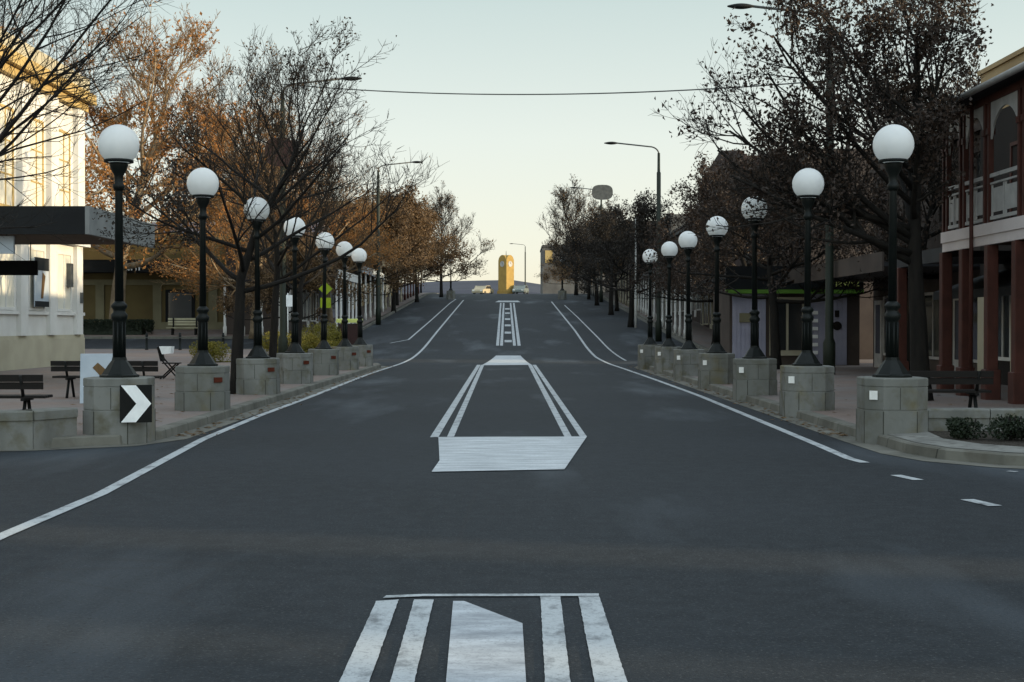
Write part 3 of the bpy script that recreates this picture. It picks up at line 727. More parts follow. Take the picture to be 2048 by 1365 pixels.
dup(t_rust, (-12.3, 77.0, hh(77)), 0.8, (.68, .68, .66), 'orange brown tree above the fluorescent yellow sign', GT)
dup(t_rust, (-11.5, 106.0, hh(106)), 5.0, (.88, .88, .86), 'orange brown tree at the shopfronts behind the dark green pole', GT)
t_farbare = make_tree('bare_tree', 'bare tree at the top of the hill beside the small globe lamp under rust leaves', -7.8, 157.0, M['bark'], M['twig'], M['lf_rust'], GT, zo=0,
          seed=52, H=12.0, th=2.6, r0=.2, spread=5.2, nlimb=17, n2=9, n3=7, n4=4, leaf_n=2500, leaf_s=.17, tw=.014, el=(6, 66), low_leaf=6.0, whip=1.3, up=(.12, .13, .15, .12))
dup(t_farbare, (7.4, 164.0, hh(164)), 2.4, (1.1, 1.1, 1.08), 'bare branching tree at the crest in front of the grey end wall', GT)
dup(t_farbare, (8.1, 150.0, hh(150)), 4.4, (.9, .9, .86), 'bare topped tree on the hill beside the small globe lamp', GT)
dup(t_farbare, (9.0, 122.0, hh(122)), 0.7, (.95, .95, .78), 'bare topped tree halfway up the hill in front of the flat topped shops', GT)
# dark leaved trees on the verandah side
make_tree('oak_tree', 'big dark oak with withered leaves beside the verandah hotel', 8.3, 28.8, M['bark'], M['twig'], M['lf_brown'], GT, zo=.1,
          seed=64, leafcut=1.1, zmin=3.0, bare_r=3.5, H=10.2, th=2.9, r0=.21, spread=5.0, leaf_n=17000, leaf_s=.10, tw=.006, n2=11, n3=6, n4=4, up=(.05, .08, .10, .08), jit=.075, lens=(.45, .5, .5),
          limbs=[(2.8, 178, 22, 4.7), (3.0, 200, 8, 4.3), (3.2, 150, 28, 4.6), (3.3, 185, 36, 4.6), (3.6, 95, 24, 4.2), (3.7, -120, 30, 2.4), (3.5, 168, 8, 4.4), (4.1, 85, 50, 3.0), (4.0, 172, 44, 4.6), (4.3, 215, 28, 4.2), (4.6, 40, 66, 2.2), (4.8, 150, 60, 3.4), (4.7, 190, 18, 4.2), (5.6, -20, 70, 2.8), (5.6, 100, 62, 3.4), (5.8, 182, 38, 3.0), (6.2, 260, 62, 3.0), (6.6, 10, 60, 2.8), (3.4, 130, 6, 3.8)])
t_dk = make_tree('oak_tree', 'dark brown leaved tree behind the third lamp of the verandah kerb', 9.1, 49.0, M['bark'], M['twig'], M['lf_brown'], GT, zo=.1,
          seed=71, zmin=2.75, H=7.6, th=2.7, r0=.2, spread=3.7, nlimb=17, n2=9, n3=6, n4=4, leaf_n=14000, leaf_s=.115, tw=.008, el=(-2, 60), up=(.03, .06, .08, .06))
dup(t_dk, (10.8, 62.5, hh(62) + .1), 1.7, (1.05, 1.05, 1.12), 'dark brown leaved tree in front of the taller brown building', GT)
dup(t_dk, (10.6, 74.0, hh(74) + .1), 3.3, (1.15, 1.15, 1.05), 'dark brown leaved tree behind the fifth lamp of the verandah kerb', GT)
dup(t_dk, (12.0, 43.0, .1), 4.6, (.85, .85, 1.2), 'dark brown leaved tree against the shop wall beside the hotel', GT)
t_dk2 = make_tree('oak_tree', 'near dark leaved tree with slim trunk in the hill parking lane', 8.1, 97.0, M['bark'], M['twig'], M['lf_dark'], GT, zo=0,
          seed=77, zmin=2.6, H=8.4, th=2.6, r0=.21, spread=4.1, nlimb=15, n2=9, n3=6, n4=4, leaf_n=7000, leaf_s=.16, tw=.010, el=(0, 62))
dup(t_dk2, (8.0, 115.0, hh(115)), 2.0, (1, 1, .95), 'middle dark leaved tree with slim trunk in the hill parking lane', GT)
dup(t_dk2, (8.0, 134.0, hh(134)), 3.9, (1, 1, .9), 'upper dark leaved tree with slim trunk in the hill parking lane', GT)
dup(t_rust, (9.5, 214.0, hh(214)), 1.0, (.95, .95, .8), 'tree crown showing over the crest beside the far street light', GT)
dup(t_rust, (-11.0, 172.0, hh(172)), 2.7, (.7, .7, .62), 'low orange tree at the crest beside the parked cars', GT)

# ------------------------------------------------------------------ buildings
def fb(b, s, xf, o0, o1, y0, y1, z0, z1):
    """box on a facade: o0..o1 are distances in front of the facade plane x = s*xf, towards the street"""
    return b.box(s * (xf - o0), s * (xf - o1), y0, y1, z0, z1)
def window(par, s, xf, y0, y1, z0, z1, frame, n=1, bars=1, name='window', pane='glass'):
    f = MB(); w = .09
    fb(f, s, xf, 0, .06, y0, y0 + w, z0, z1); fb(f, s, xf, 0, .06, y1 - w, y1, z0, z1)
    fb(f, s, xf, 0, .06, y0 + w, y1 - w, z0, z0 + w); fb(f, s, xf, 0, .06, y0 + w, y1 - w, z1 - w, z1)
    for i in range(1, n): yy = y0 + (y1 - y0) * i / n; fb(f, s, xf, 0, .05, yy - .03, yy + .03, z0 + w, z1 - w)
    for i in range(1, bars): zz = z0 + (z1 - z0) * i / bars; fb(f, s, xf, .002, .048, y0 + w, y1 - w, zz - .025, zz + .025)
    o = f.build(name, frame, par)
    g = MB(); fb(g, s, xf, -.01, .022, y0 + w, y1 - w, z0 + w, z1 - w); g.build('pane', M[pane], o)
    return o
def shop(name, label, s, xf, y0, y1, depth, top, wall, trim, awn=None, posts=0, postm=None, upper=0, front=2, group=None, parapet=None, awnm=None, frontm=None, base_y=None, cat='building'):
    zb = hh((y0 + y1) / 2 if base_y is None else base_y) + .13; zl = min(hh(y0), hh(y1)) - .3; zt = zb + top
    t = thing(name, label, cat, (s * xf, (y0 + y1) / 2, zb), group)
    b = MB(); fb(b, s, xf, -depth, 0, y0 + .02, y1 - .02, zl, zt); b.build('wall', wall, t)
    b = MB(); fb(b, s, xf, -.25, .14, y0 + .03, y1 - .03, zt - .42, zt - .24); fb(b, s, xf, -.25, .08, y0 + .04, y1 - .04, zt - .02, zt + .10); b.build('cornice', trim, t)
    if parapet == 'gable':
        b = MB(); ym = (y0 + y1) / 2; w = (y1 - y0) * .42; pts = [(-w, 0), (w, 0), (w, .35), (w * .6, .75), (0, 1.25), (-w * .6, .75), (-w, .35)]
        b.prism(pts, lambda p, q: (s * (xf + .02), ym + p, zt + .08 + q), lambda p, q: (s * (xf + .32), ym + p, zt + .08 + q)); b.build('parapet', wall, t)
    L = y1 - y0
    if front:
        for i in range(front):
            a0, a1 = y0 + L * (i + .08) / front, y0 + L * (i + .92) / front
            window(t, s, xf, a0, a0 + (a1 - a0) * .68, zb + .45, zb + 2.55, frontm or trim, 2, 1, 'shop_window')
            d = MB(); fb(d, s, xf, 0, .05, a0 + (a1 - a0) * .74, a1, zb, zb + 2.4); dd = d.build('door', frontm or trim, t)
            g = MB(); fb(g, s, xf, .01, .056, a0 + (a1 - a0) * .79, a1 - (a1 - a0) * .05, zb + .5, zb + 2.25); g.build('pane', M['glass'], dd)
    if upper:
        for i in range(upper):
            c = y0 + L * (i + .5) / upper
            window(t, s, xf, c - .5, c + .5, zb + 4.6, zb + 6.5, trim, 1, 2)
    if awn:
        az, ad = awn
        b = MB(); fb(b, s, xf, .0, ad, y0 + .05, y1 - .05, zb + az, zb + az + .12); b.build('awning', awnm or M['roof'], t)
        b = MB(); fb(b, s, xf, ad, ad + .05, y0 + .05, y1 - .05, zb + az - .12, zb + az + .40); b.build('awning_fascia', trim if awnm is None else awnm, t)
        for i in range(posts):
            yy = y0 + .2 + (L - .4) * i / max(1, posts - 1); zy = hh(yy) + .1
            p = MB(); p.lathe([(.11, zy), (.11, zy + .5), (.075, zy + .6), (.07, zb + az - .15), (.10, zb + az)], 10, s * (xf - ad + .1), yy); p.build('post', postm or trim, t)
    return t

# --- white two-storey corner building with long canopy
XW = 17.0
wb = thing('corner_building', 'white two storey corner building with ochre cornice, sunlit upper wall and pilasters', 'building', (-XW, 46, .1))
b = MB(); fb(b, -1, XW, -14, 0, 31, 56.2, -.2, 11.0); b.build('wall', M['white_paint'], wb)
b = MB(); fb(b, -1, XW, .0, .12, 31, 56.2, -.1, 1.15); fb(b, -1, XW, .0, .06, 31, 56.3, 1.15, 1.28); b.build('plinth', M['cream'], wb)
b = MB()
fb(b, -1, XW, 0, .25, 31, 56.35, 10.05, 10.35); fb(b, -1, XW, 0, .5, 31, 56.6, 10.352, 10.75)
b.build('cornice', M['ochre'], wb)
b = MB(); fb(b, -1, XW, -.4, .3, 31, 56.4, 10.752, 11.35); b.build('parapet', M['cream'], wb)
for y in (33.5, 36.5, 39.5, 42.6, 45.7, 48.8, 51.9, 55.1): b = MB(); fb(b, -1, XW, 0, .22, y, y + .85, 4.985, 10.045); b.build('upper_pilaster', M['white_paint'], wb)
for y in (42.6, 45.7, 48.8, 51.9, 55.1): b = MB(); fb(b, -1, XW, 0, .16, y, y + .75, 1.282, 4.7); b.build('lower_pilaster', M['white_paint'], wb)
b = MB(); fb(b, -1, XW, 0, .10, 31, 56.3, 2.02, 2.14); b.build('sill_course', M['white_paint'], wb)
b = MB(); fb(b, -1, XW, 0, .3, 31, 56.4, 4.72, 4.98); b.build('string_course', M['white_paint'], wb)
for y in (34.5, 37.5, 40.5, 43.6, 46.7, 49.8, 52.9): 
    window(wb, -1, XW, y + .25, y + 1.75, 5.6, 9.0, M['ochre'], 2, 3, 'window', 'pale_pane')
for y in (46.65, 49.75, 52.85): window(wb, -1, XW, y + .15, y + 1.9, 2.16, 4.4, M['white_paint'], 2, 1, 'window', 'pale_pane')  # pale panes stand in for bright sky reflected in the glass
b = MB(); fb(b, -1, XW, .122, .16, 40.6, 42.3, .1, 2.9); dd = b.build('door', M['timber'], wb)
b = MB(); fb(b, -1, XW, .162, .2, 42.05, 42.12, 1.0, 1.25); b.build('handle', M['black'], dd)
b = MB(); fb(b, -1, XW, .07, .35, 43.4, 44.6, -.05, .55); b.build('step_block', M['cream'], wb)
# canopy
cz0, cz1, cx = 3.92, 4.62, 10.65
b = MB(); fb(b, -1, XW, 0, XW - cx, 35.62, 41.9, cz0 + .10, cz0 + .30); cano = b.build('canopy', M['soffit'], wb)
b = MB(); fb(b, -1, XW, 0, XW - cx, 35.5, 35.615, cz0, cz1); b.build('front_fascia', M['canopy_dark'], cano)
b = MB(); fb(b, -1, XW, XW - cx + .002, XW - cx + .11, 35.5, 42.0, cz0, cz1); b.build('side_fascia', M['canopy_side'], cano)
b = MB(); fb(b, -1, XW, 0, XW - cx, 35.63, 41.9, cz0 + .31, cz0 + .40); b.build('canopy_deck', M['roof'], cano)
# hanging shop sign and banner under the canopy
def hang(name, label, x0, x1, y, z0, z1, m, cat='sign'):
    t = thing(name, label, cat, ((x0 + x1) / 2, y, z0))
    b = MB(); b.bbox(x0, x1, y - .05, y + .05, z0, z1, .01); b.build('panel', m, t)
    b = MB()
    for x in (x0 + .2, x1 - .2): b.tube([(x, y, z1), (x, y, cz0 + .12)], .015, 6)
    b.build('rod', M['black'], t); return t
hang('hanging_sign', 'dark blank shop sign hanging beneath the wide canopy', -15.6, -13.6, 40.8, 3.08, 3.50, M['canopy_dark'])
hang('hanging_sign', 'pale blue sign hanging from the canopy at the edge of view', -14.0, -12.55, 35.9, 3.45, 3.9, M['blueboard'])
# poster in the window
po = thing('wall_poster', 'tall poster with dark headline band hung on the white wall', 'poster', (-XW + .2, 50.9, 2.2))
b = MB(); fb(b, -1, XW, .165, .20, 50.1, 51.6, 2.3, 4.05); b.build('sheet', M['blueboard'], po)
b = MB(); fb(b, -1, XW, .202, .212, 50.1, 51.6, 3.6, 4.05); b.build('headline_band', M['canopy_dark'], po)
b = MB(); fb(b, -1, XW, .202, .212, 50.1, 51.6, 2.3, 2.5); b.build('footer_band', M['canopy_dark'], po)
b = MB(); b.poly([(-XW + .214, 50.7, 2.6), (-XW + .214, 50.95, 2.6), (-XW + .214, 51.2, 3.4), (-XW + .214, 50.9, 3.55)]); b.build('figure_print', M['timber'], po)
for k, (yy, zz, hz, lab) in enumerate([(55.45, 2.5, .42, 'small dark plate on the white corner pilaster'), (54.2, 3.1, .9, 'narrow dark vertical plate on the white wall near its corner')]):
    t = thing('wall_plate', lab, 'plate', (-XW + .2, yy, zz)); b = MB(); fb(b, -1, XW, .0, .19, yy, yy + .34, zz, zz + hz); b.build('plate', M['galv'], t)

# --- tan building facing down the side street
tb = thing('tan_building', 'tan painted single storey building with khaki bands across the side street', 'building', (-24, 96, hh(92)))
z92 = hh(92)
b = MB(); b.box(-40, -17.6, 92, 108, z92 - .5, z92 + 6.2); b.build('wall', M['tan'], tb)
b = MB(); b.box(-40, -17.55, 91.85, 92, z92 + 3.0, z92 + 3.35); b.box(-40, -17.55, 91.9, 92, z92 - .2, z92 + .6); b.box(-40, -17.5, 91.7, 92, z92 + 5.9, z92 + 6.35); b.build('band', M['khaki'], tb)
for x in (-38.5, -34.5, -30.4, -26.9, -23.2, -19.6): b = MB(); b.box(x, x + .55, 91.88, 92, z92 + .6, z92 + 3.0); b.build('pilaster', M['khaki'], tb)
for x in (-33.6, -22.4):
    f = MB(); f.box(x, x + 1.9, 91.93, 92, z92 + .1, z92 + 2.7); o = f.build('door', M['canopy_dark'], tb); g = MB(); g.box(x + .2, x + 1.7, 91.915, 91.93, z92 + .4, z92 + 2.5); g.build('pane', M['glass'], o)
b = MB(); b.box(-30.5, -19.0, 90.0, 91.69, z92 + 3.75, z92 + 4.55); b.build('awning', M['canopy_dark'], tb)
def lettering(name, txt, m, par, loc, rot, size, depth=.02):
    cu = bpy.data.curves.new(name, 'FONT'); cu.body = txt; cu.size = size; cu.extrude = depth; cu.align_x = 'CENTER'; cu.align_y = 'CENTER'
    tmp = bpy.data.objects.new(name + '_curve', cu); COL.objects.link(tmp)
    me = bpy.data.meshes.new_from_object(tmp.evaluated_get(bpy.context.evaluated_depsgraph_get()))
    bpy.data.objects.remove(tmp); bpy.data.curves.remove(cu)
    me.materials.clear(); me.materials.append(m)
    o = bpy.data.objects.new(name, me); COL.objects.link(o); o.parent = par
    o.location = Vector(loc) - absloc(par); o.rotation_euler = rot; return o
lettering('lettering', 'nani', M['sign_white'], tb, (-24.25, 89.97, z92 + 4.15), (R(90), 0, 0), .95)

# --- shops up the hill on the plaza side
SH = 'shops climbing the hill'
shop('shop_building', 'pale shop with white verandah posts at the foot of the hill', -1, 13.6, 86.5, 100, 3.8, 5.2, M['brown_wall'], M['white_paint'], (3.2, 3.0), 7, M['white_paint'], 0, 3, SH)
shop('shop_building', 'grey blue shop behind the dark green pole', -1, 13.4, 100.2, 118, 12, 6.6, M['lav'], M['blueboard'], (3.2, 2.8), 6, M['white_paint'], 0, 4, SH)
shop('shop_building', 'two storey ochre shop behind the rust coloured trees', -1, 13.6, 118.2, 140, 14, 8.6, M['stucco'], M['cream'], (3.3, 2.8), 6, M['cream'], 6, 4, SH)
shop('shop_building', 'uppermost low shop with yellow trim near the crest behind rust trees', -1, 13.4, 140.2, 166, 14, 6.2, M['brown_wall'], M['ochre'], (3.2, 2.6), 7, M['redpost'], 0, 4, SH)

corner = [o for o in bpy.data.objects if o.get('label', '').startswith('pale shop with white')][0]
corner['label'] = 'dark shop with white verandah posts turning the side street corner'
zc0 = hh(85.5) + .13
b = MB(); b.box(-17.4, -13.4, 85.0, 86.4, zc0 + 3.2, zc0 + 3.32); b.build('awning', M['roof'], corner)
for x in (-17.2, -16.1, -15.0, -13.9): b = MB(); b.lathe([(.11, zc0 - .1), (.11, zc0 + .5), (.075, zc0 + .6), (.07, zc0 + 3.19)], 10, x, 85.2); b.build('post', M['white_paint'], corner)
# --- verandah hotel
hb = thing('verandah_hotel', 'two storey corner hotel with oxblood verandah posts and pale balcony fascia', 'building', (12.5, 28, .1))
XH, XV = 12.5, 9.8
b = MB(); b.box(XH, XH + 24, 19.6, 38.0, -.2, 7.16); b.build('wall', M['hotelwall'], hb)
b = MB(); b.box(XH, XH + 24, 19.6, 38.0, 7.162, 8.3); b.build('parapet', M['stucco'], hb)
b = MB(); b.box(XH - .12, XH + .2, 19.5, 38.05, 7.6, 7.8); b.box(XH - .06, XH + .3, 19.5, 38.1, 8.302, 8.42); b.build('cornice', M['stucco'], hb)
VE = 32.2
b = MB(); b.prism([(XV - .35, 6.38), (XH - .02, 7.15), (XH - .02, 7.25), (XV - .35, 6.5)], lambda p, q: (p, 19.9, q), lambda p, q: (p, VE + .3, q)); roof = b.build('verandah_roof', M['roof'], hb)
b = MB(); b.tube([(XV - .40, 19.9, 6.42), (XV - .40, VE + .3, 6.42)], .07, 8); b.build('gutter', M['lace'], roof)
b = MB(); b.box(XV + .02, XH - .02, 20, VE, 3.46, 3.68); b.build('balcony_floor', M['soffit'], hb)
b = MB(); b.box(XV - .06, XV + .015, 19.98, VE + .02, 3.30, 3.50); b.box(XV - .09, XV + .015, 19.98, VE + .04, 3.502, 3.74); b.build('balcony_fascia', M['pink_fascia'], hb)
ups = [20.4, 23.9, 27.3, 29.3, 30.9, 32.1]
for y in ups:
    p = MB()
    for d in ((-.13, .13) if y not in (20.4,) else (0,)):
        p.bbox(XV - .055, XV + .055, y + d - .05, y + d + .05, 3.742, 6.36, .008); p.bbox(XV - .08, XV + .08, y + d - .075, y + d + .075, 5.55, 5.68, .008)
    p.build('balcony_post', M['redpost'], hb)
for y0, y1 in zip(ups, ups[1:]):
    a0, a1 = y0 + .2, y1 - .2; w = a1 - a0; n = 14
    # arched valance board: straight top, curved lower edge
    pts = [(a0, 6.2), (a1, 6.2)] + [(a1 - w * i / n, 5.45 + .58 * math.sin(math.pi * i / n) ** .6) for i in range(n + 1)]
    v = MB(); top = pts[:2]; low = pts[2:]
    for i in range(n):
        ya, yb = low[i][0], low[i + 1][0]
        v.loft([[(XV - .02, ya, low[i][1]), (XV + .02, ya, low[i][1]), (XV + .02, ya, 6.2), (XV - .02, ya, 6.2)], [(XV - .02, yb, low[i + 1][1]), (XV + .02, yb, low[i + 1][1]), (XV + .02, yb, 6.2), (XV - .02, yb, 6.2)]])
    v.build('arched_valance', M['lace'], hb)
    r = MB(); r.box(XV - .04, XV + .04, a0, a1, 4.66, 4.74); r.box(XV - .03, XV + .03, a0, a1, 4.52, 4.56); r.box(XV - .03, XV + .03, a0, a1, 3.80, 3.87)
    k = max(2, int(w / .55))
    for i in range(k):
        c0, c1 = a0 + w * i / k + .03, a0 + w * (i + 1) / k - .03
        r.box(XV - .015, XV + .015, c0, c0 + .05, 3.87, 4.52); r.box(XV - .015, XV + .015, c1 - .05, c1, 3.87, 4.52)
        r.box(XV - .006, XV + .006, c0 + .05, c1 - .05, 3.95, 4.44)
    r.build('balustrade', M['lace'], hb)
b = MB(); b.box(XV - .05, XV + .05, 20, VE + .1, 6.2, 6.36); b.build('verandah_beam', M['redpost'], hb)
b = MB(); b.box(XV + .02, XH - .02, VE + .06, 36.2, 3.2, 3.34); b.box(XV - .04, XV + .018, VE + .06, 36.2, 3.1, 3.42); b.build('side_awning', M['roof'], hb)
for y in (20.6, 23.2, 25.4, 27.5, 29.1, 30.75, 32.15, 35.8):
    p = MB(); w = .115
    p.bbox(XV - w, XV + w, y - w, y + w, .1, 3.29 if y < 33 else 3.09, .015); p.bbox(XV - .16, XV + .16, y - .16, y + .16, .1, .75, .02); p.build('verandah_post', M['redpost'], hb)
b = MB(); b.tube([(XV - .12, 30.0, .12), (XV - .12, 30.0, 6.35)], .045, 8); b.build('downpipe', M['redpost'], hb)
# hotel front behind the posts
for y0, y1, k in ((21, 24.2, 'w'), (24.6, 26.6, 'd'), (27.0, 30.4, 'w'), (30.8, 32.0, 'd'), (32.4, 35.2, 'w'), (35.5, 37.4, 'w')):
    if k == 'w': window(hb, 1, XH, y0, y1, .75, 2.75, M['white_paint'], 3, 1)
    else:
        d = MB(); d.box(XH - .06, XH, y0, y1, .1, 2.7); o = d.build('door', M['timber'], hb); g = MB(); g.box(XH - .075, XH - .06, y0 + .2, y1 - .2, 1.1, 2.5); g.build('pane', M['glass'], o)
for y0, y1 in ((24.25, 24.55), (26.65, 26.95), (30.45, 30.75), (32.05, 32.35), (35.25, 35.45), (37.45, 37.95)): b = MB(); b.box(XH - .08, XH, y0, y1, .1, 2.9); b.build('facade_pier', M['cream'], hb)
for y in (22, 25.5, 29, 31.5, 35): window(hb, 1, XH, y - .6, y + .6, 3.9, 6.2, M['redpost'], 2, 2, 'window', 'hotelwall')  # panes take the shade-darkened wall colour in place of glass
b = MB(); b.prism([(0, 3.05), (1.6, 2.5), (1.6, 2.3), (0, 2.85)], lambda p, q: (XH - p, 27.0, q), lambda p, q: (XH - p, 36.8, q)); b.build('shade_awning', M['canopy_dark'], hb)

# --- shops beyond the hotel
shop('shop_building', 'plain shop next to the verandah hotel, behind the big oak', 1, 13.2, 38.2, 52.0, 22, 7.4, M['brown_wall'], M['brown_wall'], (3.1, 3.2), 0, M['redpost'], 4, 3, SH, frontm=M['lace'])
# kiosk shop facing the intersection
kb = thing('kiosk_shop', 'small shop with lavender panels, green trim line and lime lettering', 'shop', (10.6, 55.5, .13))
b = MB(); b.box(8.2, 13.1, 53.6, 58, .1, 3.35); b.build('wall', M['brown_wall'], kb)
b = MB(); b.box(8.0, 13.15, 53.3, 58.1, 3.37, 3.5); b.box(8.0, 13.15, 53.2, 53.3, 2.98, 3.85); b.build('fascia', M['canopy_dark'], kb)
b = MB(); b.box(8.0, 13.15, 53.14, 53.3, 2.83, 2.975); b.build('trim_line', M['green_trim'], kb)
for x0, x1 in ((8.3, 9.55), (11.15, 12.6)):
    p = MB(); n = 8
    for i in range(n): w = (x1 - x0) / n; p.box(x0 + i * w + .01, x0 + (i + 1) * w - .01, 53.5, 53.6, .2, 2.8)
    p.box(x0, x1, 53.52, 53.6, .15, 2.82); q = p.build('clad_panel', M['lav'], kb)
f = MB(); f.box(8.55, 9.1, 53.44, 53.5, 1.75, 2.1); f.build('notice', M['khaki'], kb)
f = MB()
for i in range(6): f.box(11.3, 11.5, 53.45, 53.5, .55 + i * .3, .68 + i * .3)
f.build('label_strip', M['sign_white'], kb)
f = MB(); f.lathe([(.17, 0), (.17, .05)], 16); f.xf(Matrix.Translation((12.22, 53.5, 1.62)) @ Matrix.Rotation(R(90), 4, 'X')); f.build('round_emblem', M['hotelwall'], kb)
f = MB(); f.box(12.14, 12.3, 53.45, 53.5, 1.95, 2.2); f.build('small_notice', M['hotelwall'], kb)
f = MB(); f.box(9.7, 11.0, 53.5, 53.6, .5, 2.7); o = f.build('shop_window', M['cream'], kb); g = MB(); g.box(9.8, 10.3, 53.48, 53.5, .7, 2.55); g.box(10.4, 10.9, 53.48, 53.5, .7, 2.55); g.build('pane', M['glass'], o)
lettering('lettering', 'Mawsz', M['lime'], kb, (12.42, 53.17, 3.22), (R(90), 0, 0), .42)
shop('shop_building', 'taller brown two storey building behind the dark leaved trees', 1, 13.0, 62.0, 80.0, 22, 9.0, M['brown_wall'], M['grey_wall'], (3.1, 3.0), 0, None, 6, 4, SH, frontm=M['cream'])
shop('shop_building', 'highest brown brick building with a stepped gable parapet', 1, 13.0, 80.2, 98.0, 22, 10.0, M['brick'], M['brown_wall'], (3.2, 3.0), 8, M['white_paint'], 5, 4, SH, 'gable', frontm=M['cream'])
shop('shop_building', 'low shop with row of white verandah posts halfway up the hill', 1, 13.2, 98.2, 118.0, 20, 7.0, M['brown_wall'], M['grey_wall'], (3.2, 2.8), 10, M['white_paint'], 0, 4, SH, frontm=M['white_paint'])
shop('shop_building', 'flat topped grey brown shop in the upper part of the hill', 1, 13.2, 118.2, 144.0, 20, 7.4, M['grey_wall'], M['brown_wall'], (3.2, 2.8), 9, M['cream'], 6, 5, SH, frontm=M['cream'])
shop('shop_building', 'last dark shop before the crest with a gold sign', 1, 11.5, 144.2, 176.0, 20, 7.2, M['brown_wall'], M['grey_wall'], (3.2, 2.6), 8, M['grey_wall'], 6, 5, SH, frontm=M['grey_wall'])
# buildings round the far roundabout
eb = thing('far_building', 'dark building with a plain grey end wall beyond the crest', 'building', (12, 238, hh(236)))
b = MB(); b.box(5.0, 26, 232, 250, hh(232) - .5, hh(232) + 8.2); b.build('wall', M['grey_wall'], eb)
b = MB(); b.box(4.9, 26.2, 231.8, 250.2, hh(232) + 8.2, hh(232) + 8.5); b.build('cornice', M['grey_wall'], eb)
for i in range(5):
    f = MB(); f.box(8 + i * 3.4, 9.4 + i * 3.4, 231.95, 232, hh(232) + 4.5, hh(232) + 6.6); o = f.build('window', M['grey_wall'], eb); g = MB(); g.box(8.1 + i * 3.4, 9.3 + i * 3.4, 231.93, 231.95, hh(232) + 4.6, hh(232) + 6.5); g.build('pane', M['glass'], o)
f = MB(); f.box(5.4, 6.6, 231.9, 232, hh(232) + 5.6, hh(232) + 7.6); f.build('wall_sign', M['ochre'], eb)
# --- added unseen blocks: cast the street's shade, slits along the sun leave streaks
for v0, v1, lab in ((10.58, 26.0, 'unseen block added to shade the cross street, beside the hotel'), (7.16, 9.72, 'narrow unseen block added between two slits of sunlight'), (-26.0, 6.58, 'long unseen block added to shade the near road')):
    t = thing('shade_block', lab, 'building'); ca, sa = math.cos(R(SUN_BACK)), math.sin(R(SUN_BACK)); vm = (v0 + v1) / 2
    t.location = (48 * ca + vm * sa, -48 * sa + vm * ca, 0); t.rotation_euler = (0, 0, -R(SUN_BACK)); w = (v1 - v0) / 2
    b = MB(); b.box(0, 12, -w, w, -.2, 16); b.build('wall', M['brick'], t, world=False)
    b = MB(); b.box(-.1, 12, -w + .01, w - .01, 16, 16.25); b.build('parapet', M['grey_wall'], t, world=False)

# ------------------------------------------------------------------ clock tower on the crest
zc = hh(206)
ct = thing('clock_tower', 'square sandstone clock tower with rounded gables standing beyond the crest', 'clock tower', (-.85, 206, zc))
S = .82
b = MB(); b.bbox(-S, S, -S, S, 0, 4.85, .03)
n = 12
for ax in (0, 1):
    pts = [(S * .98 * math.cos(math.pi * i / n), 4.85 + 1.0 * math.sin(math.pi * i / n)) for i in range(n + 1)]
    if ax == 0: b.prism(pts, lambda p, q: (p, -S * .99, q), lambda p, q: (p, S * .99, q))
    else: b.prism(pts, lambda p, q: (-S * .985, p, q - .003), lambda p, q: (S * .985, p, q - .003))
b.bbox(-S - .12, S + .12, -S - .12, S + .12, -.3, .7, .04)
b.build('shaft', M['sandstone'], ct, world=False)
for a_ in range(4):
    f = MB()
    ring = [(.42 * math.cos(2 * math.pi * i / 20), -S - .035, 4.55 + .42 * math.sin(2 * math.pi * i / 20)) for i in range(20)]
    f.loft([[(x, y + .05, z) for x, y, z in ring], ring]); f.xf(Matrix.Rotation(math.pi / 2 * a_, 4, 'Z')); o = f.build('clock_face', M['lace'], ct, world=False)
    hnd = MB(); hnd.box(-.02, .02, -S - .055, -S - .04, 4.55, 4.88); hnd.box(0, .24, -S - .055, -S - .042, 4.53, 4.57); hnd.xf(Matrix.Rotation(math.pi / 2 * a_, 4, 'Z')); hnd.build('hand', M['black'], o, world=False)
b = MB(); b.lathe([(.05, 5.85), (.03, 6.4), (.01, 6.5)], 8); b.build('finial', M['galv'], ct, world=False)
ct.rotation_euler = (0, 0, R(47))

